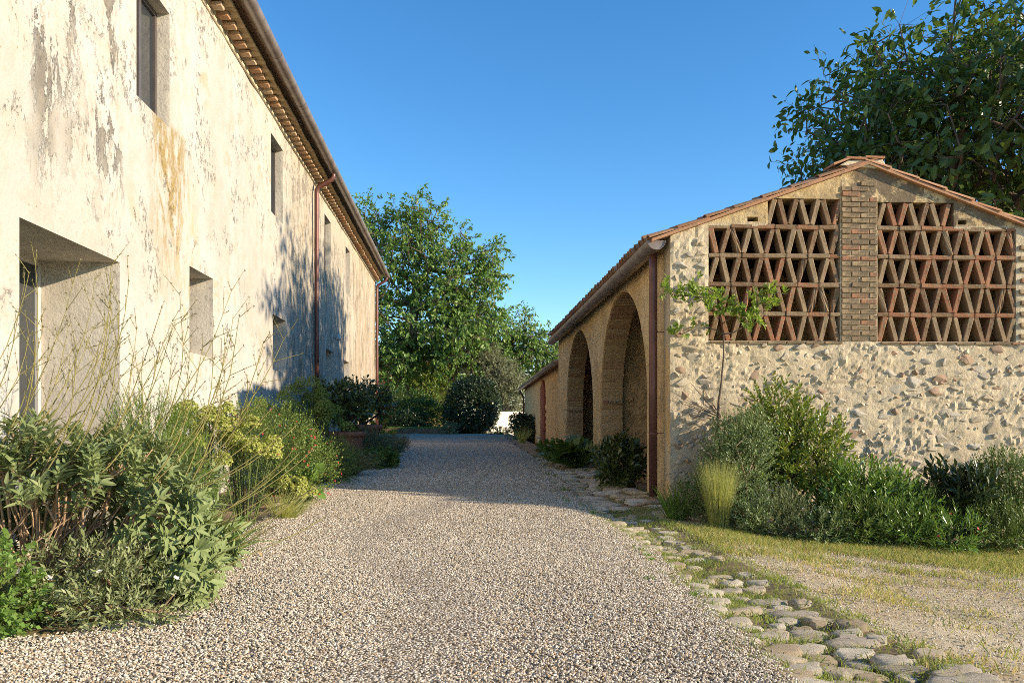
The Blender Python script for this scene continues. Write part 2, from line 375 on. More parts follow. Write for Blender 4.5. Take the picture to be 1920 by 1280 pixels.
class MB:
    def __init__(s): s.v = []; s.f = []
    def add(s, vs, fs):
        b = len(s.v); s.v += [tuple(q) for q in vs]; s.f += [tuple(b + i for i in f) for f in fs]; return s
    def box(s, x0, x1, y0, y1, z0, z1, m=None):
        vs = [Vector((x, y, z)) for x in (x0, x1) for y in (y0, y1) for z in (z0, z1)]
        if m is not None: vs = [m @ q for q in vs]
        return s.add(vs, [(0, 1, 3, 2), (4, 6, 7, 5), (0, 4, 5, 1), (2, 3, 7, 6), (0, 2, 6, 4), (1, 5, 7, 3)])
    def tube(s, pts, rad, seg=8, cap=True):
        pts = [Vector(p) for p in pts]; n = len(pts)
        if not hasattr(rad, '__len__'): rad = [rad] * n
        rings = []; up = None
        for i, p in enumerate(pts):
            d = (pts[min(i + 1, n - 1)] - pts[max(i - 1, 0)]).normalized()
            if up is None: up = Vector((0, 0, 1)) if abs(d.z) < .9 else Vector((1, 0, 0))
            a = d.cross(up); 
            if a.length < 1e-5: a = d.orthogonal()
            a.normalize(); b = a.cross(d); up = b
            rings.append([p + (a * math.cos(t) + b * math.sin(t)) * rad[i] for t in [2 * math.pi * k / seg for k in range(seg)]])
        vs = [q for r in rings for q in r]; fs = []
        for i in range(n - 1):
            for k in range(seg):
                k2 = (k + 1) % seg; fs.append((i * seg + k, i * seg + k2, (i + 1) * seg + k2, (i + 1) * seg + k))
        if cap: fs.append(tuple(range(seg))[::-1]); fs.append(tuple((n - 1) * seg + k for k in range(seg)))
        return s.add(vs, fs)
    def lathe(s, prof, c=(0, 0, 0), seg=20):
        vs = [(c[0] + r * math.cos(2 * math.pi * k / seg), c[1] + r * math.sin(2 * math.pi * k / seg), c[2] + z) for r, z in prof for k in range(seg)]
        fs = [(i * seg + k, i * seg + (k + 1) % seg, (i + 1) * seg + (k + 1) % seg, (i + 1) * seg + k) for i in range(len(prof) - 1) for k in range(seg)]
        return s.add(vs, fs)
    def mesh(s, name, smooth=False):
        me = bpy.data.meshes.new(name); me.from_pydata(s.v, [], s.f); me.update()
        if smooth: me.polygons.foreach_set('use_smooth', [True] * len(me.polygons))
        return me
    def obj(s, name, mat, parent=None, smooth=False, loc=None): return link(name, s.mesh(name, smooth), mat, parent, loc)

def nz(x, y, z=0.0, oct=3):
    return mnoise.fractal((x, y, z), 1.0, 2.0, oct)

def bevel(o, w=.006, seg=2):
    m = o.modifiers.new('bevel', 'BEVEL'); m.width = w; m.segments = seg; m.limit_method = 'ANGLE'; return o

def interp(v, xs, ys): return np.interp(v, xs, ys)
def sstep(a, b, v):
    t = np.clip((np.asarray(v, float) - a) / (b - a), 0, 1); return t * t * (3 - 2 * t)

# ------------------------------------------------------------------ terrain height
def zg(x, y):
    x = np.asarray(x, float); y = np.asarray(y, float)
    z = interp(y, [-10, 8, 12, 20, 32, 46, 70], [-.02, 0, .04, .10, .14, .2, .3])
    sw = np.exp(-((x - 2.1) / .45) ** 2) * interp(y, [0, 10, 14, 22], [.09, .13, .05, 0])
    z = z - sw
    z = z + .05 * sstep(-1.5, -2.4, x)
    dr = .10 * sstep(2.35, 2.75, x) + .12 * sstep(2.7, 3.6, x) + .07 * np.clip(x - 3.4, 0, 8)
    z = z - dr * np.where(x > 2.9, 1, sstep(11.2, 9.4, y))
    return z

def edge_r(y):   # right edge of the gravel
    return interp(y, [0, 3.5, 5.5, 8, 10.3, 14, 22, 34, 46], [1.38, 1.44, 1.62, 1.72, 1.72, 1.8, 2.0, 2.2, 2.6])
def edge_l(y):
    return interp(y, [0, 3.9, 4.35, 4.75, 7, 10, 12, 16, 23, 30, 38, 46], [-3.3, -3.1, -1.95, -1.75, -1.95, -2.15, -2.1, -1.7, -1.75, -1.9, -2.3, -2.4])

def sheet(name, mat, xs, ys, off, kind='structure', rough=0):
    X, Y = np.meshgrid(xs, ys); Z = zg(X, Y) + off
    if rough:
        Z = Z + np.array([[nz(a * 3, b * 3, 5) for a, b in zip(p, q)] for p, q in zip(X, Y)]) * rough
    V = np.stack([X.ravel(), Y.ravel(), Z.ravel()], 1); nx, ny = len(xs), len(ys)
    I = np.arange(nx * ny).reshape(ny, nx)
    F = np.stack([I[:-1, :-1].ravel(), I[:-1, 1:].ravel(), I[1:, 1:].ravel(), I[1:, :-1].ravel()], 1)
    return tag(link(name, npmesh(name, V, F, True), mat), kind=kind)

# ------------------------------------------------------------------ ground, drive, yard, path
xs = np.unique(np.concatenate([np.linspace(-400, -20, 12), np.linspace(-20, -4, 17), np.arange(-4, 9.01, .13), np.linspace(9, 30, 22), np.linspace(30, 400, 12)]))
ys = np.unique(np.concatenate([np.linspace(-40, 0, 12), np.arange(0, 14, .14), np.arange(14, 60, .5), np.linspace(60, 700, 22)]))
sheet('ground', MAT['soil'], xs, ys, -.012, rough=.012)
yard = sheet('yard', MAT['grit'], np.arange(2.30, 9.6, .12), np.arange(-3, 10.46, .12), -.002, rough=.016)
for v in yard.data.vertices: v.co.z -= .035 * float(sstep(2.58, 2.34, v.co.x))

rng = np.random.default_rng(7)
def drive():
    t = np.linspace(0, 1, 26); yy = np.concatenate([np.arange(-2, 16, .16), np.arange(16, 45.5, .4)])
    l = edge_l(yy) + .05 * np.sin(yy * 2.3) + .04 * np.sin(yy * 5.1); r = edge_r(yy) + .05 * np.sin(yy * 1.9 + 1) + .05 * np.sin(yy * 4.3)
    X = l[:, None] + (r - l)[:, None] * t[None]; Y = np.repeat(yy[:, None], 26, 1)
    Z = zg(X, Y) + .016 + .012 * np.sin(t * math.pi)[None] ** .5
    V = np.stack([X.ravel(), Y.ravel(), Z.ravel()], 1); I = np.arange(len(V)).reshape(len(yy), 26)
    F = np.stack([I[:-1, :-1].ravel(), I[:-1, 1:].ravel(), I[1:, 1:].ravel(), I[1:, :-1].ravel()], 1)
    tag(link('gravel_drive', npmesh('gravel_drive', V, F, True), MAT['gravelbed']), kind='structure')
drive()

def pebble_nodes(lo, hi):
    ng = bpy.data.node_groups.new('pebbles', 'GeometryNodeTree')
    ng.interface.new_socket('Geometry', in_out='INPUT', socket_type='NodeSocketGeometry')
    ng.interface.new_socket('Geometry', in_out='OUTPUT', socket_type='NodeSocketGeometry')
    N, L = ng.nodes, ng.links
    gi = N.new('NodeGroupInput'); go = N.new('NodeGroupOutput')
    iop = N.new('GeometryNodeInstanceOnPoints'); gti = N.new('GeometryNodeGeometryToInstance')
    for k in range(5):
        ico = N.new('GeometryNodeMeshIcoSphere'); ico.inputs['Radius'].default_value = 1; ico.inputs['Subdivisions'].default_value = 2
        pos = N.new('GeometryNodeInputPosition'); ns = N.new('ShaderNodeTexNoise'); ns.noise_dimensions = '4D'
        ns.inputs['Scale'].default_value = .8; ns.inputs['W'].default_value = k * 3.7; ns.inputs['Detail'].default_value = 1
        L.new(pos.outputs[0], ns.inputs['Vector'])
        sub = N.new('ShaderNodeVectorMath'); sub.operation = 'SUBTRACT'; sub.inputs[1].default_value = (.5, .5, .5)
        L.new(ns.outputs['Color'], sub.inputs[0])
        mul = N.new('ShaderNodeVectorMath'); mul.operation = 'SCALE'; mul.inputs['Scale'].default_value = 1.5; L.new(sub.outputs[0], mul.inputs[0])
        sp = N.new('GeometryNodeSetPosition'); L.new(ico.outputs[0], sp.inputs[0]); L.new(mul.outputs[0], sp.inputs['Offset'])
        ss = N.new('GeometryNodeSetShadeSmooth'); L.new(sp.outputs[0], ss.inputs[0])
        sm = N.new('GeometryNodeSetMaterial'); sm.inputs['Material'].default_value = MAT['gravel']; L.new(ss.outputs[0], sm.inputs[0])
        L.new(sm.outputs[0], gti.inputs[0])
    L.new(gi.outputs[0], iop.inputs['Points']); L.new(gti.outputs[0], iop.inputs['Instance']); iop.inputs['Pick Instance'].default_value = True
    rr = N.new('FunctionNodeRandomValue'); rr.data_type = 'FLOAT_VECTOR'; rr.inputs[0].default_value = (-.5, -.5, 0); rr.inputs[1].default_value = (.5, .5, 6.283)
    L.new(rr.outputs[0], iop.inputs['Rotation'])
    rs = N.new('FunctionNodeRandomValue'); rs.data_type = 'FLOAT_VECTOR'; rs.inputs[0].default_value = (lo, lo * .7, lo * .55); rs.inputs[1].default_value = (hi, hi * .72, hi * .6); rs.inputs['Seed'].default_value = 4
    L.new(rs.outputs[0], iop.inputs['Scale'])
    L.new(iop.outputs[0], go.inputs[0])
    return ng

def scatter(name, P, lo, hi, label):
    me = bpy.data.meshes.new(name); me.vertices.add(len(P)); me.vertices.foreach_set('co', np.asarray(P, np.float32).ravel()); me.update()
    o = link(name, me, MAT['gravel']); m = o.modifiers.new('pebbles', 'NODES'); m.node_group = pebble_nodes(lo, hi)
    return tag(o, label, 'gravel', kind='stuff')

def drive_points(y0, y1, dens):
    n = int(dens * (y1 - y0) * 4.5)
    y = rng.uniform(y0, y1, n); x = rng.uniform(-2.6, 1.95, n)
    l = edge_l(y) + .05 * np.sin(y * 2.3); r = edge_r(y) + .05 * np.sin(y * 1.9 + 1)
    d = np.minimum(x - l, r - x); keep = rng.random(n) < sstep(-.12, .06, d)
    x, y = x[keep], y[keep]
    z = zg(x, y) + .022 + rng.uniform(0, .014, len(x)) + .008 * np.sin(x * 3.1 + 1.3 * np.sin(y)) 
    return np.stack([x, y, z], 1)
scatter('gravel', np.concatenate([drive_points(2.9, 7.5, 10500), drive_points(7.5, 13, 6500)]), .0039, .0091, 'cream and tan pebbles lying loose over the gravel drive')
scatter('far_gravel', drive_points(13, 30, 2200), .009, .016, 'shaded pebbles on the far stretch of the drive')
n = 26000
px_, py_ = rng.uniform(2.5, 8.5, n), rng.uniform(2.6, 9.4, n)
scatter('yard_gravel', np.stack([px_, py_, zg(px_, py_) + .016], 1),   .003, .009, 'thin scatter of small stones over the grassy yard')

def dome(seed, n=11):
    r = random.Random(seed); ph = [r.uniform(0, 6.28) for _ in range(3)]; q = r.uniform(2.6, 5.5)
    vs = []
    prof = [(1.0, -1.2), (1.0, .30), (.93, .66), (.70, .86)]
    for (k, z) in prof:
        for i in range(n):
            t = 2 * math.pi * i / n
            rad = (abs(math.cos(t)) ** q + abs(math.sin(t)) ** q) ** (-1 / q)
            rad *= 1 + .08 * math.sin(2 * t + ph[0]) + .10 * math.sin(3 * t + ph[1]) + .09 * r.uniform(-1, 1)
            vs.append((rad * k * math.cos(t), rad * k * math.sin(t), z + r.uniform(-.09, .09) * (z > 0) * 2.6))
    vs.append((0, 0, .9 + r.uniform(-.1, .12)))
    fs = [(j * n + i, j * n + (i + 1) % n, (j + 1) * n + (i + 1) % n, (j + 1) * n + i) for j in range(3) for i in range(n)]
    fs += [(3 * n + i, 3 * n + (i + 1) % n, 4 * n) for i in range(n)]
    me = MB().add(vs, fs).mesh('cobble', True); me.materials.append(MAT['cobble']); return me

import bmesh
def flag(seed):      # angular split stone, flat on top
    r = random.Random(seed + 500); bm = bmesh.new(); n = r.randrange(6, 9); ph = r.uniform(0, 6)
    for i in range(n):
        t = ph + 2 * math.pi * (i + r.uniform(-.25, .25)) / n; q = r.uniform(.85, 1.12)
        bm.verts.new((q * math.cos(t), q * math.sin(t), -1.2)); bm.verts.new((q * math.cos(t), q * math.sin(t), r.uniform(.25, .6))); bm.verts.new((q * .82 * math.cos(t), q * .82 * math.sin(t), r.uniform(.6, 1.0)))
    bmesh.ops.convex_hull(bm, input=bm.verts[:])
    for v in [v for v in bm.verts if not v.link_faces]: bm.verts.remove(v)
    bmesh.ops.bevel(bm, geom=bm.edges[:], offset=.05, segments=1, affect='EDGES')
    me = bpy.data.meshes.new('cobble'); bm.to_mesh(me); bm.free(); me.materials.append(MAT['cobble']); return me
path = tag(empty('cobbled_path'), kind='structure')
tag(path, 'strip of uneven cobbles and flagstones between the gravel and the barn', 'path')
domes = [dome(i) for i in range(12)] + [flag(i) for i in range(10)]
def lay_stone(x, y, w, l, h, rz, z=None):
    o = link('cobble', domes[random.choice((random.randrange(12), random.randrange(12), 12 + random.randrange(10)))], None, path)
    zz = float(zg(x, y)) if z is None else z
    o.location = (x, y, zz - .003); o.scale = (w / 2, l / 2, h); o.rotation_euler = (random.uniform(-.09, .09), random.uniform(-.09, .09), rz)
random.seed(3)
y = 2.9; k = 0
while y < 10.3:
    row = random.uniform(.10, .17); x0 = float(edge_r(y)) - .02 + random.uniform(-.06, .08); xe = float(np.interp(y, [3, 5, 8, 10], [2.52, 2.46, 2.34, 2.3])) + .07 * math.sin(y * 2.3)
    x = x0
    while x < xe - .08:
        w = min(random.choice((.11, .14, .17, .2, .24, .29)) * (1.2 if y < 5 else 1), xe - x + .08)
        if w < .12: break
        if random.random() > .10 and k < 250:
            lay_stone(x + w / 2, y + row / 2 + random.uniform(-.05, .05) - .10 * (x - 1.9), w * .93, row * random.uniform(.84, 1.0), random.uniform(.018, .036) * (1.35 if x > 1.95 and y < 6 else 1), random.uniform(-.35, .2)); k += 1
        x += w
    y += row
y = 10.4
while y < 20 and k < 298:
    row = random.uniform(.30, .5); x = float(edge_r(y)) + .02; xe = 2.82 + .0157 * (y - 10.5)
    while x < xe - .15 and k < 298:
        w = min(random.uniform(.28, .6), xe - x)
        if random.random() > .08: lay_stone(x + w / 2, y + row / 2 + random.uniform(-.06, .06), w * .94, row * .92, random.uniform(.018, .035), random.uniform(-.2, .2)); k += 1
        x += w
    y += row

# ------------------------------------------------------------------ brick meshes shared between pieces
import bmesh
def brick_mesh(name, lx, ly, lz, mat, seed, jit=.003, bev=.006, broken=0):
    r = random.Random(seed); bm = bmesh.new(); bmesh.ops.create_cube(bm, size=1)
    bmesh.ops.scale(bm, vec=(lx, ly, lz), verts=bm.verts)
    if broken:
        bmesh.ops.subdivide_edges(bm, edges=bm.edges[:], cuts=2, use_grid_fill=True)
    else: bmesh.ops.bevel(bm, geom=bm.edges[:], offset=bev, segments=1, affect='EDGES')
    for v in bm.verts:
        v.co += Vector((r.uniform(-1, 1), r.uniform(-1, 1), r.uniform(-1, 1))) * (jit if not broken else broken)
    me = bpy.data.meshes.new(name); bm.to_mesh(me); bm.free(); me.materials.append(mat); return me

def gutter_mesh(name, y0, y1, x, z, r, dz, mat, capnear=True, seg=12, bands=2.0):
    mb = MB(); n = seg + 1
    prof = [(x + r * math.cos(math.pi + math.pi * i / seg), z + r * math.sin(math.pi + math.pi * i / seg)) for i in range(n)]
    inn = [(x + (r - .006) * math.cos(math.pi + math.pi * i / seg), z + (r - .006) * math.sin(math.pi + math.pi * i / seg)) for i in range(n)][::-1]
    loop = prof + inn; m = len(loop); st = [y0, y1]
    vs = [(a, yy, b + dz * (yy - y0)) for yy in st for a, b in loop]
    fs = [(i, (i + 1) % m, m + (i + 1) % m, m + i) for i in range(m)] + [tuple(range(m))[::-1], tuple(range(m, 2 * m))]
    mb.add(vs, fs)
    if capnear: mb.add([(a, y0 + .012, b) for a, b in prof] , [tuple(range(n))])
    mb.add([(a, y1 - .012, b + dz * (y1 - y0)) for a, b in prof], [tuple(range(n))])
    # rolled bead on the outer lip
    for yy in np.arange(y0 + bands, y1, bands):     # lapped joints
        b0 = [(x + (r + .004) * math.cos(math.pi + math.pi * i / seg), z + (r + .004) * math.sin(math.pi + math.pi * i / seg) + dz * (yy - y0)) for i in range(n)]
        mb.add([(a, yy + t, b) for t in (0, .03) for a, b in b0], [(i, i + 1, n + i + 1, n + i) for i in range(n - 1)])
    return mb.mesh(name, True)

def smooth_by_angle(o, a=40):
    for p in o.data.polygons: p.use_smooth = True
    try:
        m = o.modifiers.new('edges', 'EDGE_SPLIT'); m.split_angle = R(a)
    except Exception: pass

# ------------------------------------------------------------------ farmhouse
HX = -3.4
house = tag(empty('farmhouse', (0, 0, 0)), 'long two storey farmhouse with stained cream plaster and deep set windows', 'house')
OPEN = [  # y0, y1, z0, z1, depth, kind
    (6.45, 8.30, .12, 2.74, .82, 'door'), (8.72, 9.70, 4.60, 5.95, .20, 'win'), (10.40, 11.38, 2.00, 3.10, .55, 'low'),
    (14.85, 15.86, 4.93, 6.37, .20, 'win'), (15.0, 16.14, 2.04, 3.07, .55, 'low'), (20.75, 21.8, 4.94, 6.38, .20, 'win'),
    (21.0, 22.22, 1.95, 2.93, .55, 'low'), (24.64, 25.6, 4.94, 6.37, .20, 'win'), (24.3, 25.48, 1.9, 2.86, .55, 'low')]
HY0, HY1, HZ1 = -3.0, 33.5, 6.80
def house_wall():
    ysx = sorted(set([HY0, HY1] + [q for o in OPEN for q in o[:2]])); zsx = sorted(set([-.3, HZ1] + [q for o in OPEN for q in o[2:4]]))
    def fill(a, step):
        out = []
        for p, q in zip(a[:-1], a[1:]):
            k = max(1, int(math.ceil((q - p) / step))); out += [p + (q - p) * i / k for i in range(k)]
        return out + [a[-1]]
    Y, Zs = fill(ysx, .16), fill(zsx, .16); mb = MB(); idx = {}
    def on_edge(y, z): return any(o[0] - 1e-4 <= y <= o[1] + 1e-4 and o[2] - 1e-4 <= z <= o[3] + 1e-4 for o in OPEN)
    for i, y in enumerate(Y):
        for j, z in enumerate(Zs):
            d = 0 if on_edge(y, z) else .020 * nz(y * .7, z * .7, 3) + .007 * nz(y * 3, z * 3, 9)
            idx[i, j] = len(mb.v); mb.v.append((HX + d, y, z))
    for i in range(len(Y) - 1):
        for j in range(len(Zs) - 1):
            yc, zc = (Y[i] + Y[i + 1]) / 2, (Zs[j] + Zs[j + 1]) / 2
            if any(o[0] < yc < o[1] and o[2] < zc < o[3] for o in OPEN): continue
            mb.f.append((idx[i, j], idx[i + 1, j], idx[i + 1, j + 1], idx[i, j + 1]))
    # far end, back and near end walls
    b = -11.6; y0, y1 = HY0, HY1
    mb.add([(HX, y1, -.3), (b, y1, -.3), (b, y1, HZ1), (HX, y1, HZ1)], [(0, 1, 2, 3)])
    mb.add([(HX, y0, -.3), (b, y0, -.3), (b, y0, HZ1), (HX, y0, HZ1)], [(3, 2, 1, 0)])
    mb.add([(b, y0, -.3), (b, y1, -.3), (b, y1, HZ1), (b, y0, HZ1)], [(3, 2, 1, 0)])
    mb.obj('wall', MAT['plaster'], house, True)
house_wall()
for (y0, y1, z0, z1, dp, kd) in OPEN:
    xi = HX - dp; fr = MB(); w = .055
    nm = 'door' if kd == 'door' else 'window'; fm = MAT['white_frame'] if kd == 'door' else MAT['steel']
    fx0, fx1 = xi + .002, xi + .055
    for (a, b, c, d) in ((y0, y0 + w, z0, z1), (y1 - w, y1, z0, z1), (y0 + w, y1 - w, z1 - w, z1), (y0 + w, y1 - w, z0, z0 + w)): fr.box(fx0, fx1, a + .002, b - .002, c + .002, d - .002)
    ym = (y0 + y1) / 2; fr.box(fx0 + .004, fx1 - .006, ym - .035, ym + .035, z0 + w, z1 - w)
    f = fr.obj(nm, fm, house)
    for (a, b) in ((y0 + w, ym - .035), (ym + .035, y1 - w)): MB().box(xi + .012, xi + .022, a, b, z0 + w, z1 - w).obj('pane', MAT['glass'], f)
    rv = MB(); X0, X1 = HX, xi - .01; k = 8
    def strip(p0, p1, flip):   # a reveal side between two opening corners, subdivided and uneven
        vs = []; fs = []
        for i in range(k + 1):
            for j in range(k + 1):
                t, s_ = i / k, j / k; q = Vector(p0).lerp(Vector(p1), t); x = X0 + (X1 - X0) * s_
                e = .008 * nz(q.y * 4, q.z * 4, x * 6) * (1 if 0 < i < k and 0 < j < k else 0)
                vs.append((x, q.y + e, q.z + e))
        for i in range(k):
            for j in range(k):
                a = i * (k + 1) + j; q4 = (a, a + 1, a + k + 2, a + k + 1); fs.append(q4 if flip else q4[::-1])
        rv.add(vs, fs)
    strip((0, y0, z0), (0, y0, z1), True); strip((0, y1, z0), (0, y1, z1), False)
    strip((0, y0, z1), (0, y1, z1), True); strip((0, y0, z0), (0, y1, z0), False)
    rv.obj('reveal', MAT['reveal'], f, True)
    rv2 = MB().box(xi - .3, xi - .28, y0, y1, z0, z1).obj('dark_room_panel', MAT['dark'], f)  # added dark panel in place of an unlit room behind the glass
# eave: mortar bead, brick dentils, flat tiles, gutter
MB().tube([(HX + .012, HY0, 6.738), (HX + .012, HY1, 6.738)], .030, 8).obj('mortar_bead', MAT['mortar'], house, True)
MB().box(HX - .2, HX + .05, HY0, HY1, 6.838, 6.846).obj('eave_course', MAT['mortar'], house)
ebr = [brick_mesh('eave_brick', .20, .135, .062, MAT['eavebrick'], i, .004) for i in range(4)]
random.seed(11); y = 4.2
while y < HY1 - .15:
    o = link('eave_brick', random.choice(ebr), None, house); o.location = (HX + .11 + random.uniform(-.012, .008), y, 6.806 + random.uniform(-.004, .004)); o.rotation_euler = (0, random.uniform(-.03, .03), random.uniform(-.05, .05))
    y += .29
MB().box(HX - .2, HX + .04, HY0, HY1, 6.77, 6.837).obj('eave_backing', MAT['mortar'], house)
sl = [brick_mesh('eave_tile', .46, .298, .03, MAT['eaveslab'], 40 + i, .004, .004) for i in range(3)]
y = 4.2
while y < HY1 - .1:
    o = link('eave_tile', random.choice(sl), None, house); o.location = (HX + .09 + random.uniform(-.012, .008), y, 6.866); y += .302
MB().add([(HX + .46, HY0, 6.985), (HX + .46, HY1 + .12, 6.985), (HX - 4.1, HY1 + .12, 8.5), (HX - 4.1, HY0, 8.5), (HX - 8.4, HY1 + .12, 6.985), (HX - 8.4, HY0, 6.985),
          (HX + .46, HY0, 7.05), (HX + .46, HY1 + .12, 7.05), (HX - 4.1, HY1 + .12, 8.57), (HX - 4.1, HY0, 8.57), (HX - 8.4, HY1 + .12, 7.05), (HX - 8.4, HY0, 7.05)],
         [(0, 1, 2, 3), (3, 2, 4, 5), (9, 8, 7, 6), (11, 10, 8, 9), (0, 6, 7, 1), (1, 7, 8, 2), (2, 8, 10, 4), (4, 10, 11, 5), (0, 3, 9, 6), (3, 5, 11, 9)]).obj('roof', MAT['tile'], house)
smooth_by_angle(link('gutter', gutter_mesh('gutter', HY0, HY1 + .15, HX + .50, 7.01, .10, 0, MAT['gutter']), MAT['gutter'], house))
def downpipe(y, top, parent, x0, x1, zb, r=.055):
    pts = [(x1, y + .02, top), (x1, y + .02, top - .07), (x1 - .04, y + .015, top - .14), ((x0 + x1) / 2, y, top - .24), (x0 + .05, y, top - .32), (x0, y, top - .40), (x0, y, top - .6), (x0, y, zb)]
    sp = []
    for i in range(len(pts) - 1):
        a, b = Vector(pts[i]), Vector(pts[i + 1])
        sp += [a, a.lerp(b, .5)]
    sp.append(Vector(pts[-1]))
    p = MB().tube(sp, r, 16).obj('downpipe', MAT['pipe'], parent, True)
    c = MB()
    for z in np.arange(zb + 1.4, top - .8, 1.9): c.tube([(x0, y, z - .015), (x0, y, z + .015)], r + .006, 16)
    c.obj('pipe_bracket', MAT['pipe'], p); return p
downpipe(19.05, 6.90, house, HX + .10, HX + .48, -.1)
downpipe(33.25, 6.90, house, HX + .10, HX + .48, -.1)
lamp = tag(empty('wall_lamp', (HX, 21.9, 3.30)), 'small grey lamp fixed to the shaded farmhouse wall beside the downpipe', 'lamp')
MB().box(0, .03, -.07, .07, -.07, .07).obj('wall_plate', MAT['lampmetal'], lamp)
MB().tube([(.02, 0, 0), (.12, 0, .02)], .02, 8).obj('arm', MAT['lampmetal'], lamp)
MB().lathe([(0, .09), (.05, .085), (.085, .0), (.09, -.06), (.08, -.06), (0, -.04)], (.17, 0, 0), 14).obj('lamp_head', MAT['lampmetal'], lamp, True)

# ------------------------------------------------------------------ barn (local x along the gable, local y along the drive)
BROT = -R(.9)
barn = tag(empty('barn', (2.85, 10.5, 0), BROT), 'stone barn with pierced brick gable and two arches facing the drive', 'barn')
BL, BW, RK, EZ, SL = 13.45, 5.4, 2.7, 3.60, .363
def rake(x): return EZ + SL * (x if x < RK else BW - x)
HOLES = [(.52, 2.33, 2.20, 3.745), (1.33, 2.33, 3.745, 4.125), (2.85, 4.80, 2.20, 3.745), (2.85, 3.92, 3.745, 4.095), (1.05, 1.20, 3.805, 3.87), (3.98, 4.10, 3.80, 3.86)]
def gable():
    def axis(a, b, step, brk):
        v = [q for q in np.arange(a, b + 1e-6, step) if all(abs(q - k) > step * .45 for k in brk)]; return sorted(set(round(float(q), 4) for q in v + list(brk)))
    X = axis(0, BW, .042, [h[i] for h in HOLES for i in (0, 1)] + [0, BW, RK]); Z = axis(-1.2, 4.62, .042, [h[i] for h in HOLES for i in (2, 3)])
    mb = MB(); F = {}; B = {}
    def inside(x, z): return any(h[0] < x < h[1] and h[2] < z < h[3] for h in HOLES)
    def edge(x, z): return any(h[0] - 1e-3 <= x <= h[1] + 1e-3 and h[2] - 1e-3 <= z <= h[3] + 1e-3 for h in HOLES)
    keep = set()
    for i in range(len(X) - 1):
        for j in range(len(Z) - 1):
            if inside((X[i] + X[i + 1]) / 2, (Z[j] + Z[j + 1]) / 2): continue
            if Z[j] >= max(rake(X[i]), rake(X[i + 1])) - 1e-4: continue
            keep.add((i, j))
    def vid(i, j, D, y):
        if (i, j) not in D:
            x, z = X[i], min(Z[j], rake(X[i])); d = 0
            if y == 0 and not edge(x, z):
                rub = 1.0 if (z < 2.17 or x < .5) else .38
                a = .020 * mnoise.fractal((x * 3.1, z * 4.2, 2), 1.0, 2.1, 3); cl = mnoise.noise((x * 1.1, z * 1.3, 9)); b = .038 * mnoise.fractal((x * 6.5, z * 9, 7), .8, 2.1, 5) * max(.15, min(1, .6 + cl * 1.6))
                d = -(a + abs(b)) * rub
                if x < .02: d *= .4
            D[i, j] = len(mb.v); mb.v.append((x, y + d, z))
        return D[i, j]
    for (i, j) in keep:
        q = [(i, j), (i + 1, j), (i + 1, j + 1), (i, j + 1)]
        mb.f.append(tuple(vid(*p, F, 0) for p in q)); mb.f.append(tuple(vid(*p, B, .34) for p in q[::-1]))
        for (di, dj, a, b) in ((0, -1, q[0], q[1]), (1, 0, q[1], q[2]), (0, 1, q[2], q[3]), (-1, 0, q[3], q[0])):
            if (i + di, j + dj) not in keep: mb.f.append((vid(*b, F, 0), vid(*a, F, 0), vid(*a, B, .34), vid(*b, B, .34)))
    mb.obj('gable_wall', MAT['gable'], barn, False)
gable()

# lattice bricks
lat = [brick_mesh('lattice_brick', .064, .145, .372, MAT['lattice'], 60 + i, .0035) for i in range(4)]
latb = [brick_mesh('lattice_brick', .058, .14, .37, MAT['lattice'], 70 + i, 0, broken=.011) for i in range(2)]
hor = [brick_mesh('course_brick', .296, .15, .058, MAT['lattice'], 80 + i, .0035) for i in range(4)]
horh = [brick_mesh('course_brick', .142, .15, .052, MAT['lattice'], 90 + i, .0035) for i in range(2)]
random.seed(21)
def lattice(x0, x1, ztops, ups):
    P = .303
    for rI in range(4):            # four full rows
        zc = 2.2 + .3925 * rI; zb, zt = zc + (.004 if rI == 0 else .0), zc + .34
        ph = 0 if rI % 2 == 1 else P / 2
        k = -1
        while True:
            xa = x0 + ph + k * P            # joint on top where a pair of bricks meets
            if xa > x1 + P: break
            for s in (-1, 1):
                top, bot = xa + s * .030, xa + s * (P / 2 - .030)
                if min(top, bot) < x0 - .005 or max(top, bot) > x1 + .03: continue
                o = link('lattice_brick', random.choice(latb if random.random() < .10 else lat), None, barn)
                o.location = ((top + bot) / 2 + random.uniform(-.004, .004), .075 + random.uniform(-.008, .008), (zb + zt) / 2 + .0)
                o.rotation_euler = (random.uniform(-.02, .02), math.atan2(top - bot, zt - zb) + random.uniform(-.03, .03), random.uniform(-.05, .05))
                o.scale = (1, 1, .925)
            k += 1
        # horizontal course above the row
        if True:
            zt2 = zt + .0265; pj = 0 if rI % 2 == 1 else P / 2; xx = x0 + pj - P
            while xx < x1:
                a, b = max(xx, x0) + .004, min(xx + P, x1) - .004
                if b - a > .06:
                    o = link('course_brick', random.choice(hor if b - a > .2 else horh), None, barn)
                    o.scale.x = (b - a) / (.296 if b - a > .2 else .142)
                    o.location = ((a + b) / 2, .072 + random.uniform(-.008, .006), zt2 + random.uniform(-.003, .003)); o.rotation_euler = (0, random.uniform(-.012, .012), random.uniform(-.02, .02))
                xx += P
    a0, a1, zt = ups             # short top row under the rake
    zb = 3.77; xa = a0 + .13
    while xa < a1 + .1:
        for s in (-1, 1):
            top, bot = xa + s * .030, xa + s * (P / 2 - .03)
            if min(top, bot) < a0 - .01 or max(top, bot) > a1 + .03: continue
            o = link('lattice_brick', random.choice(lat), None, barn); o.location = ((top + bot) / 2, .075, (zb + zt) / 2)
            o.rotation_euler = (0, math.atan2(top - bot, zt - zb), random.uniform(-.04, .04)); o.scale = (1, 1, (zt - zb) / .372)
        xa += P
lattice(.52, 2.33, None, (1.33, 2.33, 4.118)); lattice(2.85, 4.80, None, (2.85, 3.92, 4.088))
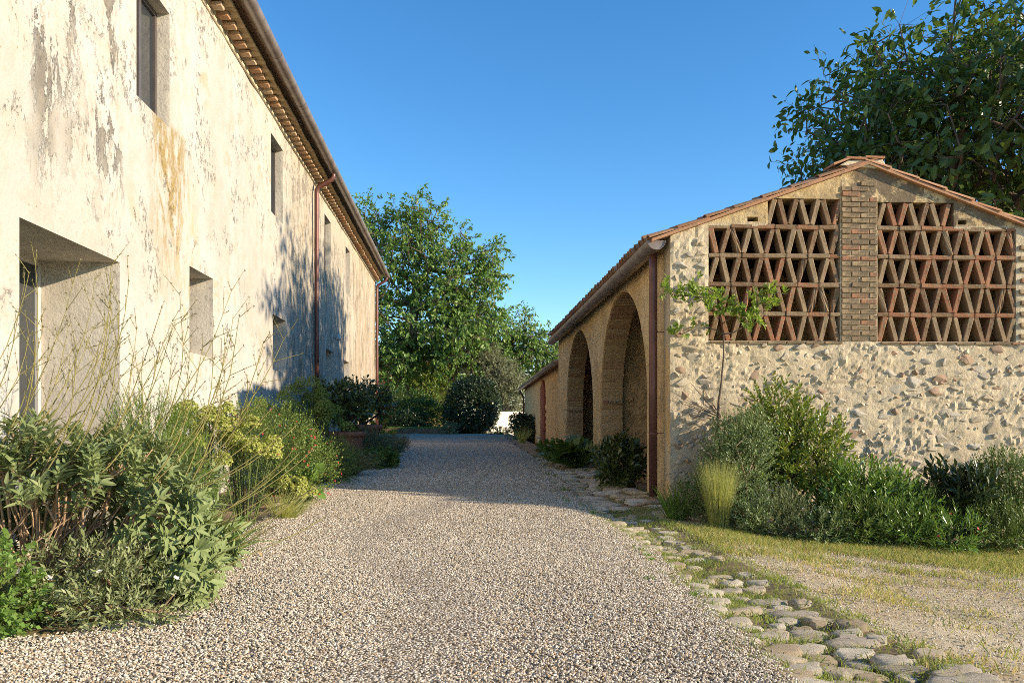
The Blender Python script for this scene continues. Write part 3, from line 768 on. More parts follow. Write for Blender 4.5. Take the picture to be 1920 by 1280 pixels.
# brick pier between the lattices
pb = [brick_mesh('pier_brick', .25, .06, .062, MAT['pierbrick'], 100 + i, .004, .007) for i in range(5)]
z = 2.235; k = 0
while z < 4.40:
    xs_ = [(2.34, 2.60), (2.605, 2.84)] if k % 2 else [(2.34, 2.47), (2.475, 2.725), (2.73, 2.84)]
    for a, b in xs_:
        if z > 4.12 and random.random() < .35: continue
        o = link('pier_brick', random.choice(pb), None, barn); o.scale.x = (b - a - .01) / .25
        o.location = ((a + b) / 2, random.uniform(.0, .016), z); o.rotation_euler = (random.uniform(-.02, .02), random.uniform(-.01, .01), random.uniform(-.02, .02))
    z += .0725; k += 1
for q in range(9):               # right hand brick margin of the lattice
    o = link('pier_brick', random.choice(pb), None, barn); o.location = (4.96, -.004, 2.28 + q * .152); o.scale.x = random.uniform(.8, 1)
for x in np.arange(.66, 5.0, .262):
    if 2.3 < x < 2.86: continue
    o = link('sill_brick', random.choice(pb), None, barn); o.location = (x, .012, 2.178); o.scale = (1, 1.4, .5)
# rubble stones
def rock(seed):
    r = random.Random(seed); bm = bmesh.new()
    for _ in range(13):
        v = Vector((r.gauss(0, 1), r.gauss(0, 1), r.gauss(0, 1))).normalized(); bm.verts.new((v.x * r.uniform(.8, 1.1), v.y * r.uniform(.8, 1.05), v.z * r.uniform(.8, 1.1)))
    bmesh.ops.convex_hull(bm, input=bm.verts[:])
    for v in [v for v in bm.verts if not v.link_faces]: bm.verts.remove(v)
    bmesh.ops.bevel(bm, geom=bm.edges[:], offset=.07, segments=1, affect='EDGES')
    me = bpy.data.meshes.new('wall_stone')
    bm.to_mesh(me); bm.free(); me.materials.append(MAT['stone']); return me
rocks = [rock(i) for i in range(10)]
random.seed(5); k = 0; z = 2.10
while z > -.55 and k < 262:
    x = random.uniform(.02, .12)
    while x < 5.3 and k < 262:
        w = random.choice((.08, .11, .14, .18, .23, .31)); h = random.uniform(.07, .15) * (1.1 if w > .2 else .85)
        if random.random() < .85:
            o = link('wall_stone', random.choice(rocks), None, barn)
            o.location = (x + w / 2, random.uniform(-.004, .014), z + random.uniform(-.05, .05)); o.scale = (w * .58, random.uniform(.024, .043), h * .64)
            o.rotation_euler = (random.uniform(-.3, .3), random.uniform(-.3, .3), random.uniform(-.15, .15)); k += 1
        x += w + random.uniform(.01, .14)
    z -= random.uniform(.12, .155)
z = 2.3
while z < 3.55:
    x = .02
    while x < .46:
        w = random.uniform(.12, .25)
        o = link('wall_stone', random.choice(rocks), None, barn); o.location = (min(x + w / 2, .42), random.uniform(0, .012), z); o.scale = (w * .52, .045, random.uniform(.05, .075)); o.rotation_euler = (random.uniform(-.3, .3), random.uniform(-.2, .2), random.uniform(-.3, .3))
        x += w + .02
    z += .15

def small_stones():
    r = random.Random(77); V = []; F = []; nb = 0
    for _ in range(520):
        rk = rocks[r.randrange(10)]; x, z = r.uniform(.05, 5.3), r.uniform(-.3, 2.12); sc = r.uniform(.018, .045)
        A = np.array(Matrix.Translation((x, r.uniform(-.012, .0), z)) @ Euler((r.uniform(-.6, .6), r.uniform(-1, 1), r.uniform(-.5, .5))).to_matrix().to_4x4() @ Matrix.Diagonal((sc * r.uniform(1, 1.7), sc * .8, sc * r.uniform(.7, 1), 1)))
        bv = np.array([v.co[:] for v in rk.vertices]); V.append(bv @ A[:3, :3].T + A[:3, 3])
        F += [tuple(nb + q for q in p.vertices) for p in rk.polygons]; nb += len(bv)
    me = bpy.data.meshes.new('small_stones'); me.from_pydata([tuple(q) for q in np.concatenate(V)], [], F); me.update()
    tag(link('small_stones', me, MAT['smallstone'], barn), kind='stuff')
small_stones()

# facade with arches
ARCH = [(3.55, 2.15, 1.45, 1.93), (9.06, 2.38, 1.30, 1.99)]
def facade():
    mb = MB(); cols = sorted(set([0, BL] + [c + s * w for c, w, _, _ in ARCH for s in (-1, 1)]))
    def lower(y, mid):
        for c, w, zs, rr in ARCH:
            if c - w < mid < c + w: return zs + rr * math.sqrt(max(0, 1 - ((y - c) / w) ** 2))
        return -.5
    NR = 22
    for p, q in zip(cols[:-1], cols[1:]):
        mid = (p + q) / 2; n = max(2, int((q - p) / .11)); arch = lower(mid, mid) > 0
        ts = [p + (q - p) * (.5 - .5 * math.cos(math.pi * i / n) if arch else i / n) for i in range(n + 1)]
        base = len(mb.v)
        for y in ts:
            lo = lower(y, mid); hi = 3.66
            for j in range(NR + 1):
                z = lo + (hi - lo) * j / NR; d = 0 if (arch and j == 0) or y in (p, q) else .026 * nz(y * 1.5, z * 1.5, 4) + .008 * nz(y * 7, z * 7, 2)
                mb.v.append((d, y, z))
        for i in range(n):
            for j in range(NR):
                a = base + i * (NR + 1) + j; mb.f.append((a, a + 1, a + NR + 2, a + NR + 1))
        base = len(mb.v)
        for y in ts:
            lo = lower(y, mid); mb.v += [(.46, y, lo), (.46, y, 3.66)]
        for i in range(n):
            a = base + 2 * i; mb.f.append((a, a + 2, a + 3, a + 1))
        if arch:
            base = len(mb.v)
            for y in ts: lo = lower(y, mid); mb.v += [(0, y, lo), (.46, y, lo)]
            for i in range(n):
                a = base + 2 * i; mb.f.append((a, a + 2, a + 3, a + 1))
            for y in (p, q):
                lo = lower(y, mid); mb.add([(0, y, -.5), (.46, y, -.5), (.46, y, lo), (0, y, lo)], [(0, 1, 2, 3)])
    mb.obj('drive_wall', MAT['ochre'], barn, True)
facade()
ab = [brick_mesh('arch_brick', .45, .11, .13, MAT['archbrick'], 120 + i, .004, .008) for i in range(5)]
random.seed(31)
for c, w, zs, rr in ARCH:
    def put(y, z, ang, sc=1.0, x=.235):
        o = link('arch_brick', random.choice(ab), None, barn); o.location = (x + random.uniform(-.006, .01), y, z); o.rotation_euler = (ang, 0, 0); o.scale = (.97, sc, 1)
    ts = np.linspace(0, math.pi, 900); pts = np.stack([c + w * np.cos(ts), zs + rr * np.sin(ts)], 1)
    s_ = np.concatenate([[0], np.cumsum(np.linalg.norm(np.diff(pts, axis=0), axis=1))]); n = int(s_[-1] / .138)
    for i in range(n):
        t = np.interp((i + .5) * s_[-1] / n, s_, ts); y, z = c + w * math.cos(t), zs + rr * math.sin(t)
        ny, nzz = math.cos(t) / w, math.sin(t) / rr; L = math.hypot(ny, nzz); ny, nzz = ny / L, nzz / L
        put(y + ny * .040, z + nzz * .040, math.atan2(nzz, ny), 1)
    for s in (-1, 1):
        z = zs - .07
        while z > .62:
            put(c + s * (w + .042), z, 0 if s > 0 else math.pi, 1); z -= .138
        if s > 0:
            for xx in (.1, .26, .4):   # projecting impost bricks
                o = link('impost_brick', random.choice(pb), None, barn); o.location = (xx, c + s * (w - .01), zs + .02); o.rotation_euler = (0, 0, math.pi / 2); o.scale = (.5, 1.6, 1)
        MB().box(.02, .455, min(c + s * (w - .012), c + s * (w + .25)), max(c + s * (w - .012), c + s * (w + .25)), -.4, .55).obj('jamb_block', MAT['rubble'], barn)

def rough_wall(name, mat, parent, o, du, L, z0, z1, amp, step=.1, thick=None, n=(1, 0), seed=0):
    """uneven vertical sheet from o along du with its face towards n"""
    nx_ = max(2, int(L / step)); nzs = max(2, int((max(z1) - z0) / step)); mb = MB()
    for i in range(nx_ + 1):
        t = i / nx_; top = z1[0] + (z1[1] - z1[0]) * t
        for j in range(nzs + 1):
            z = z0 + (top - z0) * j / nzs; a = L * t
            d = amp * (mnoise.fractal((a * 4, z * 5, seed), .9, 2.1, 4) + .4 * mnoise.fractal((a * 14, z * 16, seed), .9, 2, 2)) if 0 < i < nx_ else 0
            mb.v.append((o[0] + du[0] * a + n[0] * d, o[1] + du[1] * a + n[1] * d, z))
    for i in range(nx_):
        for j in range(nzs):
            a = i * (nzs + 1) + j; mb.f.append((a, a + nzs + 1, a + nzs + 2, a + 1))
    ob = mb.obj(name, mat, parent, False)
    return ob
rough_wall('partition_wall', MAT['rubble'], barn, (.46, 5.86), (1, 0), 4.7, -.4, (3.8, 4.6), .04, .07, n=(0, -1), seed=3)
MB().box(.47, 5.15, 6.0, 6.3, -.4, 3.7).obj('partition_back', MAT['rubble'], barn)
MB().box(BW - .35, BW, .35, BL, -1.2, 3.6).obj('rear_wall', MAT['rubble'], barn)
MB().add([(0, BL, -.4), (BW, BL, -.4), (BW, BL, 3.6), (RK, BL, 4.56), (0, BL, 3.6), (0, BL - .3, -.4), (BW, BL - .3, -.4), (BW, BL - .3, 3.6), (RK, BL - .3, 4.56), (0, BL - .3, 3.6)],
         [(4, 3, 2, 1, 0), (5, 6, 7, 8, 9), (0, 5, 9, 4), (1, 2, 7, 6)]).obj('end_wall', MAT['ochre'], barn)
# roof deck
OV, GY = .26, -.07
def deck(side):
    f = (lambda x: x) if side < 0 else (lambda x: BW - x)
    a, b = -OV, RK; za, zb = EZ - SL * OV, EZ + SL * RK
    vs = []
    for y in (GY, BL + .12):
        for x, z in ((a, za), (b, zb)):
            vs += [(f(x), y, z + .004), (f(x), y, z + .045)]
    MB().add(vs, [(0, 2, 6, 4), (1, 5, 7, 3), (0, 1, 3, 2), (4, 6, 7, 5), (0, 4, 5, 1)]).obj('roof_deck', MAT['tile'], barn)
deck(-1); deck(1)
for sgn in (-1, 1):
    f = (lambda x: x) if sgn < 0 else (lambda x: BW - x)
    MB().add([(f(.36), .345, EZ + SL * .36 - .03), (f(RK), .345, EZ + SL * RK - .03), (f(RK), BL - .3, EZ + SL * RK - .03), (f(.36), BL - .3, EZ + SL * .36 - .03), (f(.36), .345, EZ + SL * .36 - .005), (f(RK), .345, EZ + SL * RK - .005), (f(RK), BL - .3, EZ + SL * RK - .005), (f(.36), BL - .3, EZ + SL * .36 - .005)],
             [(0, 1, 2, 3), (4, 7, 6, 5), (0, 4, 5, 1), (2, 6, 7, 3)]).obj('ceiling_shade_panel', MAT['darkbark'], barn)  # dark layer added under the deck so the lattice gaps read as black shade
def tile_mesh(name, L=.46, r0=.088, r1=.070, th=.014, seg=7, inv=False):
    mb = MB(); vs = []
    for (t, r) in ((0, r0), (1, r1)):
        for rr in (r, r - th):
            for i in range(seg + 1):
                a = math.pi * i / seg; vs.append((t * L, rr * math.cos(a), rr * math.sin(a) * (-1 if inv else 1)))
    n = seg + 1; o0, i0, o1, i1 = 0, n, 2 * n, 3 * n; fs = []
    for i in range(seg): fs += [(o0 + i, o0 + i + 1, o1 + i + 1, o1 + i), (i0 + i, i1 + i, i1 + i + 1, i0 + i + 1), (o0 + i, i0 + i, i0 + i + 1, o0 + i + 1), (o1 + i, o1 + i + 1, i1 + i + 1, i1 + i)]
    fs += [(o0, o1, i1, i0), (o0 + seg, i0 + seg, i1 + seg, o1 + seg)]
    mb.add(vs, fs); me = mb.mesh(name); me.materials.append(MAT['tile']); return me
tm = tile_mesh('roof_tile'); ang = math.atan(SL)
def put_tile(x, y, right=False, up=0.0, parent=None, tilt=0.0):
    o = link('roof_tile', tm, None, parent or barn)
    z = EZ + SL * x + .052 + up
    if right: o.location = (BW - x, y, z); o.rotation_euler = (0, -ang + tilt, math.pi)
    else: o.location = (x, y, z); o.rotation_euler = (0, -ang + tilt, 0)
    o.rotation_euler.z += random.uniform(-.03, .03); o.location.z += random.uniform(-.006, .01); return o
NC = int((BL + .1) / .235)
for k in range(1, NC): put_tile(-OV - .05 + random.uniform(-.02, .02), GY + .10 + k * .235, up=.015, tilt=.03)
for right in (False, True):
    x = -OV - .04
    while x < RK - .25:
        o = put_tile(x, GY + .07, right, up=.004, tilt=.035); o.scale.z = .6; x += .385
def tile_field():
    base_v = np.array([v.co[:] for v in tm.vertices]); base_f = [tuple(p.vertices) for p in tm.polygons]; V = []; F = []
    for right in (False, True):
        for k in range(1, NC):
            for j in range(8):
                x = -OV - .04 + (j + (0 if right else 1)) * .385
                if x > RK - .2: continue
                M = Matrix.Translation((BW - x if right else x, GY + .10 + k * .235, EZ + SL * x + .058)) @ Euler((0, -ang + .03, math.pi if right else 0)).to_matrix().to_4x4()
                b = len(V) * len(base_v); A = np.array(M); V.append(base_v @ A[:3, :3].T + A[:3, 3]); F += [tuple(b + q for q in f) for f in base_f]
    tag(link('roof_tile_field', npmesh('roof_tile_field', np.concatenate(V), np.array(F)), MAT['tile'], barn), kind='stuff')
tile_field()
rt = tile_mesh('ridge_tile', .46, .12, .105)
y = GY + .5
while y < BL:
    o = link('ridge_tile', rt, None, barn); o.location = (RK, y, EZ + SL * RK + .05); o.rotation_euler = (0, .12 + random.uniform(-.05, .05), math.pi / 2); o.location.z += random.uniform(-.01, .03); y += .4
# plastered ridge block with flat tile caps
cap = MB().add([(2.30, -.05, 4.57), (2.98, -.05, 4.53), (2.98, .50, 4.53), (2.30, .50, 4.57), (2.43, -.04, 4.645), (2.90, -.04, 4.665), (2.90, .48, 4.665), (2.43, .48, 4.645)],
               [(0, 3, 2, 1), (4, 5, 6, 7), (0, 1, 5, 4), (1, 2, 6, 5), (2, 3, 7, 6), (3, 0, 4, 7)]).obj('ridge_block', MAT['mortar'], barn); bevel(cap, .012)
ct = [brick_mesh('cap_tile', .30, .30, .028, MAT['tile'], 140 + i, .004, .004) for i in range(2)]
for (x, y, z, ry) in ((2.53, .08, 4.668, .04), (2.79, .08, 4.684, .03), (2.53, .38, 4.668, .04), (2.79, .38, 4.684, .03), (2.33, .08, 4.628, -.36)):
    o = link('cap_tile', random.choice(ct), None, barn); o.location = (x, y, z); o.rotation_euler = (0, ry, random.uniform(-.04, .04)); o.scale.x = .9
smooth_by_angle(link('gutter', gutter_mesh('gutter', -.02, BL + .15, -.19, 3.535, .125, -.006, MAT['gutter']), MAT['gutter'], barn))
pp = MB().tube([(-.155, .33, 3.45), (-.155, .33, 3.2), (-.155, .33, 1.6), (-.155, .33, .08)], .057, 18).obj('downpipe', MAT['pipe'], barn, True)
pc = MB()
for z in (.95, 2.35): pc.tube([(-.155, .33, z - .012), (-.155, .33, z + .012)], .063, 18)
for z in (.95, 2.35): pc.tube([(-.155, .36, z), (.02, .36, z)], .006, 6)
pc.obj('pipe_bracket', MAT['pipe'], pp)

# ------------------------------------------------------------------ annex beyond the barn
e1 = Vector((math.cos(BROT), math.sin(BROT), 0)); e2 = Vector((-math.sin(BROT), math.cos(BROT), 0))
def bw(x, y, z=0): return Vector((2.85, 10.5, 0)) + e1 * x + e2 * y + Vector((0, 0, z))
annex = tag(empty('annex', bw(.15, BL + .02), BROT), 'lower stone outbuilding adjoining the far end of the barn', 'building')
AL = 16.9
rough_wall('drive_wall', MAT['rubble'], annex, (0, 0), (0, 1), AL, -.3, (2.86, 2.62), .045, .09, n=(-1, 0), seed=8)
MB().add([(0, AL, -.3), (4.5, AL, -.3), (4.5, AL, 3.9), (0, AL, 2.62), (0, AL - .4, -.3), (4.5, AL - .4, -.3), (4.5, AL - .4, 3.9), (0, AL - .4, 2.62)],
         [(3, 2, 1, 0), (4, 5, 6, 7), (0, 4, 7, 3), (1, 2, 6, 5)]).obj('end_wall', MAT['rubble'], annex)
MB().box(4.2, 4.5, 0, AL - .4, -.8, 3.9).obj('rear_wall', MAT['rubble'], annex)
def slab(x, y): return 2.80 - .0142 * y + .28 * x
vs = []
for y in (.02, AL + .25):
    for x in (-.24, 4.8): vs += [(x, y, slab(x, y)), (x, y, slab(x, y) + .06)]
MB().add(vs, [(0, 2, 6, 4), (1, 5, 7, 3), (0, 1, 3, 2), (4, 6, 7, 5), (0, 4, 5, 1), (2, 3, 7, 6)]).obj('roof_deck', MAT['tile'], annex)
def annex_tiles():
    base_v = np.array([v.co[:] for v in tm.vertices]); base_f = [tuple(p.vertices) for p in tm.polygons]; V = []; F = []
    for k in range(int(AL / .235)):
        for j in range(12):
            x = -.3 + j * .4; y = .15 + k * .235
            A = np.array(Matrix.Translation((x, y, slab(x, y) + .065)) @ Euler((0, -math.atan(.28) + .03, 0)).to_matrix().to_4x4())
            b = len(V) * len(base_v); V.append(base_v @ A[:3, :3].T + A[:3, 3]); F += [tuple(b + q for q in f) for f in base_f]
    tag(link('roof_tile_field', npmesh('roof_tile_field', np.concatenate(V), np.array(F)), MAT['tile'], annex), kind='stuff')
annex_tiles()
smooth_by_angle(link('gutter', gutter_mesh('gutter', .06, AL + .3, -.26, 2.80, .10, -.0142, MAT['gutter']), MAT['gutter'], annex))
MB().tube([(-.26, AL - .1, 2.48), (-.24, AL - .1, 2.36), (-.10, AL - .1, 2.2), (-.07, AL - .1, 2.0), (-.07, AL - .1, 0)], .05, 10).obj('downpipe', MAT['pipe'], annex, True)
inf = MB(); random.seed(9); z = .1; k = 0
while z < 2.5:
    hw = .78 if z < 1.85 else .78 * math.sqrt(max(0, 1 - ((z - 1.85) / .66) ** 2))
    y = 6.35 - hw - (k % 2) * .14
    while y < 6.35 + hw:
        a, b = max(y, 6.35 - hw), min(y + .27, 6.35 + hw)
        if b - a > .05: inf.box(-.075 + random.uniform(-.008, .008), .05, a, b - .012, z, z + .058)
        y += .275
    z += .072; k += 1
tag(inf.obj('brick_infill', MAT['redbrick'], annex), kind='stuff')

# ------------------------------------------------------------------ far garden wall and outbuilding
gw = tag(empty('garden_wall', (3.15, 48.5, .15), R(42)), 'low cream rendered wall in sun at the end of the drive', 'wall')
MB().box(-2.35, 9, 0, .3, -.3, 1.22).obj('wall_panel', MAT['whitewall'], gw)
MB().box(-2.38, 9.03, -.03, .33, 1.222, 1.27).obj('coping', MAT['whitewall'], gw)
ob = tag(empty('brick_outbuilding', (-3.4, 57, .2)), 'brick outbuilding with pierced panel half hidden under the walnut tree', 'building')
MB().box(-.62, .28, 0, .6, 0, 4.6).obj('brick_pier', MAT['pierbrick'], ob); MB().box(.30, .62, .05, .5, 0, 4.6).obj('plaster_pier', MAT['ochre'], ob)
MB().box(.95, 1.12, .05, .25, 0, 4.6).obj('timber_post', MAT['wood'], ob); MB().box(-5, 3.4, 3, 3.2, 0, 5).obj('rear_wall', MAT['ochre'], ob)
MB().box(1.6, 3.4, .1, .5, 0, 4.4).obj('wall', MAT['rubble'], ob); MB().add([(-5.3, -.5, 4.7), (3.8, -.5, 4.7), (3.8, 3.6, 5.9), (-5.3, 3.6, 5.9), (-5.3, -.5, 4.8), (3.8, -.5, 4.8), (3.8, 3.6, 6.0), (-5.3, 3.6, 6.0)],
    [(0, 3, 2, 1), (4, 5, 6, 7), (0, 1, 5, 4), (1, 2, 6, 5), (2, 3, 7, 6), (3, 0, 4, 7)]).obj('roof', MAT['tile'], ob)
pl = MB()
for i in range(14):
    for j in range(26): pl.box(-4.5 + i * .27 + (j % 2) * .13, -4.5 + i * .27 + (j % 2) * .13 + .16, .05, .2, .4 + j * .16, .4 + j * .16 + .09)
    
tag(pl.obj('pierced_panel', MAT['redbrick'], ob), kind='stuff')
blk = tag(empty('stone_block', bw(-.155, .33, -.02)), 'rough stone block under the foot of the barn downpipe', 'stone')
o = link('block_body', rocks[2], None, blk); o.scale = (.15, .13, .1)
br = tag(empty('fallen_branch', bw(-.2, -.12, .0)), 'bare brown branch lying on the path by the barn downpipe', 'branch')
MB().tube([(-.28, -.05, .02), (-.05, 0, .05), (.2, -.02, .04), (.42, .06, .05)], [.022, .028, .03, .02], 8).obj('branch_wood', MAT['palebark'], br, True)

# ------------------------------------------------------------------ foliage helpers
def unit(a): return a / np.maximum(np.linalg.norm(a, axis=-1, keepdims=True), 1e-9)
def leaf_geo(P, D, N, L, W, big=False, droop=.0):
    """leaves at P pointing along D with face normal N; returns verts, tris"""
    n = len(P); D = unit(D); S = unit(np.cross(D, N)); N = np.cross(S, D)
    L = np.broadcast_to(np.asarray(L, float), (n,))[:, None]; W = np.broadcast_to(np.asarray(W, float), (n,))[:, None]
    if not big:
        V = np.stack([P, P + D * L * .45 + S * W * .5 - N * L * droop * .3, P + D * L - N * L * droop, P + D * L * .45 - S * W * .5 - N * L * droop * .3], 1)
        T = np.array([[0, 1, 2], [0, 2, 3]]); k = 4
    else:
        up = N * W * .16
        m1 = P + D * L * .38 - N * L * droop * .2; m2 = P + D * L * .74 - N * L * droop * .6
        V = np.stack([P, m1 + S * W * .5 + up, m1, m1 - S * W * .5 + up, m2 + S * W * .36 + up * .7, m2, m2 - S * W * .36 + up * .7, P + D * L - N * L * droop], 1)
        T = np.array([[0, 1, 2], [0, 2, 3], [1, 4, 5], [1, 5, 2], [2, 5, 6], [2, 6, 3], [4, 7, 5], [5, 7, 6]]); k = 8
    F = (np.arange(n)[:, None, None] * k + T[None]).reshape(-1, 3)
    return V.reshape(-1, 3), F

def join_geo(parts):
    V, F, b = [], [], 0
    for v, f in parts: V.append(v); F.append(f + b); b += len(v)
    return np.concatenate(V), np.concatenate(F)

def leaf_obj(name, geo, mat, parent):
    V, F = geo
    return link(name, npmesh(name, V, F, False), mat, parent)

def rvec(r, n): return unit(r.normal(size=(n, 3)))

def sprig_geo(r, B, A, length, k, L, W, spread=.8, big=False, droop=.1, jl=.25, upn=.5):
    """k leaves around an axis of given length at each base point B with axis A"""
    n = len(B); A = unit(A); ref = rvec(r, n); X = unit(np.cross(A, ref)); Yv = np.cross(A, X)
    length = np.broadcast_to(np.asarray(length, float), (n,))
    out = []
    for i in range(k):
        t = (i + .6 + r.uniform(-.3, .3, n)) / k; th = i * 2.4 + r.uniform(-.4, .4, n)
        rad = X * np.cos(th)[:, None] + Yv * np.sin(th)[:, None]
        P = B + A * (length * np.clip(t, 0, 1))[:, None]
        sp = spread * (1.15 - .5 * t)[:, None]
        D = unit(A + rad * sp + rvec(r, n) * .15)
        N = unit(A * .8 - rad * .5 + np.array([0, 0, upn]) + rvec(r, n) * .25)
        l = L * (1 + r.uniform(-jl, jl, n)); out.append(leaf_geo(P, D, N, l, W * l / L, big, droop))
    return join_geo(out)

def blades_geo(r, B, D, L, W, bend=.6, seg=3):
    """ribbon blades bending over under their own weight"""
    n = len(B); D = unit(D); S = unit(np.cross(D, rvec(r, n))); L = np.broadcast_to(np.asarray(L, float), (n,))[:, None]
    lean = D * np.array([1, 1, 0]); lean = unit(lean + 1e-4 * rvec(r, n)); P = B.copy(); d = D.copy(); rows = []
    b = np.broadcast_to(np.asarray(bend, float), (n,))[:, None]
    for i in range(seg + 1):
        w = W * (1 - (i / seg) ** 1.6) * .5 + W * .04
        rows += [P - S * w, P + S * w]; d = unit(d + (lean * .5 - np.array([0, 0, .8])) * b * (i + 1) / seg * .5); P = P + d * L / seg
    V = np.stack(rows, 1); k = 2 * (seg + 1); T = []
    for i in range(seg): a = 2 * i; T += [[a, a + 1, a + 3], [a, a + 3, a + 2]]
    F = (np.arange(n)[:, None, None] * k + np.array(T)[None]).reshape(-1, 3)
    return V.reshape(-1, 3), F

def in_lobes(r, lobes, n, shell=.45):
    lo = np.array(lobes, float); vol = lo[:, 3] * lo[:, 4] * lo[:, 5]; vol = vol ** .75; idx = r.choice(len(lo), n, p=vol / vol.sum())
    d = rvec(r, n); rad = r.random(n) ** shell; q = lo[idx]
    return q[:, :3] + d * rad[:, None] * q[:, 3:6], d

def tubes_geo(A, B, ra, rb, seg=5):
    A, B = np.asarray(A, float), np.asarray(B, float); n = len(A); D = unit(B - A); X = unit(np.cross(D, np.where(np.abs(D[:, 2:3]) < .9, [[0, 0, 1.]], [[1., 0, 0]]))); Yv = np.cross(D, X)
    th = 2 * np.pi * np.arange(seg) / seg; C = np.cos(th)[None, :, None] * X[:, None] + np.sin(th)[None, :, None] * Yv[:, None]
    V = np.concatenate([A[:, None] + C * np.asarray(ra)[:, None, None], B[:, None] + C * np.asarray(rb)[:, None, None]], 1)
    T = []
    for i in range(seg): j = (i + 1) % seg; T += [[i, j, seg + j], [i, seg + j, seg + i]]
    F = (np.arange(n)[:, None, None] * 2 * seg + np.array(T)[None]).reshape(-1, 3)
    return V.reshape(-1, 3), F

def skeleton(r, root_pts, targets, jit=.12, sag=.08, seglen=.7, pathw=.35):
    """greedy branching graph from the root points to every target; returns nodes, parents, loads"""
    nodes = [np.array(p, float) for p in root_pts]; par = [i - 1 for i in range(len(nodes))]; plen = [0.0]
    for i in range(1, len(nodes)): plen.append(plen[-1] + np.linalg.norm(nodes[i] - nodes[i - 1]) * .3)
    c = nodes[-1]; order = np.argsort(np.linalg.norm(targets - nodes[len(nodes) // 2], axis=1)); tips = []
    NA = np.array(nodes); PL = np.array(plen)
    for t in order:
        q = targets[t]; d = np.linalg.norm(NA - q, axis=1) ; i = int(np.argmin(d + pathw * PL + np.where(NA[:, 2] > q[2] + .3, .6 * (NA[:, 2] - q[2]), 0)))
        a = NA[i]; L = d[i]; k = max(1, int(L / seglen)); prev = i
        for s in range(1, k + 1):
            f = s / k; p = a + (q - a) * f; 
            if s < k: p = p + r.normal(size=3) * jit * seglen + np.array([0, 0, -sag * L * math.sin(math.pi * f)])
            NA = np.vstack([NA, p]); PL = np.append(PL, PL[prev] + L / k); par.append(prev); prev = len(NA) - 1
        tips.append((t, prev))
    load = np.zeros(len(NA))
    for t, i in tips: load[i] += 1
    for i in range(len(NA) - 1, 0, -1): load[par[i]] += load[i]
    return NA, par, load

def base_z(x, y): return float(zg(x, y))

def tree(name, label, x, y, trunk, r0, lobes, nc, per, L, W, mat, bark, seed, droop=.25, spread=.33, group=None, cat='tree', seglen=.7, tipr=.006, big=True, hang=.35, sag=.05):
    r = np.random.default_rng(seed); zb = base_z(x, y); root = tag(empty(name, (x, y, zb)), label, cat, group)
    lob = np.array(lobes, float); C, _ = in_lobes(r, lob, nc, .42)
    rp = np.array(trunk, float)
    fine = [rp[0]]
    for a, b in zip(rp[:-1], rp[1:]):
        k = max(1, int(np.linalg.norm(b - a) / .6)); fine += [a + (b - a) * (i + 1) / k + (r.normal(size=3) * .03 if i < k - 1 else 0) for i in range(k)]
    NA, par, load = skeleton(r, fine, C, seglen=seglen, sag=sag)
    nt = len(fine); tot = load[0]
    rad = np.maximum(tipr, r0 * (np.maximum(load, .5) / tot) ** .46)
    tr = [fine[i] for i in range(nt)]; trr = [max(rad[i], r0 * .35) * (1.35 if i == 0 else 1) for i in range(nt)]
    MB().tube(tr, trr, 12).obj('trunk', bark, root, True)
    I = [i for i in range(nt, len(NA))]; P = [par[i] for i in I]
    leaf_obj('branches', tubes_geo(NA[P], NA[I], np.minimum(rad[P], rad[I] * 1.5), rad[I]), bark, root)
    # leaf sprays round every tip
    ctr = np.array(rp[-1]); n = len(C); k1 = 5
    B = np.repeat(C, k1, 0) + r.normal(size=(n * k1, 3)) * spread * .6
    out = unit(B - np.repeat(C, k1, 0)) * .8 + unit(B - ctr) * .6 + np.array([0, 0, -.15]) + rvec(r, n * k1) * .3
    A = unit(out)
    TA = np.repeat(C, k1, 0); tw = tubes_geo(TA, B + A * L * 1.2, np.full(n * k1, tipr), np.full(n * k1, tipr * .5), 3)
    leaf_obj('twigs', tw, bark, root)
    kk = max(3, per // k1); geo = []
    for i in range(kk):
        t = r.uniform(-.2, 1.0, n * k1); q = B + A * (L * 1.6 * t)[:, None] + r.normal(size=B.shape) * L * .25
        D = unit(A * .6 + rvec(r, n * k1) * .8 + np.array([0, 0, -hang])); N = unit(np.array([0, 0, .35]) + unit(B - ctr) * .55 + rvec(r, n * k1) * .7)
        l = L * r.uniform(.65, 1.2, n * k1); geo.append(leaf_geo(q, D, N, l, W * l / L, big, droop))
    leaf_obj('crown', join_geo(geo), mat, root)
    return root

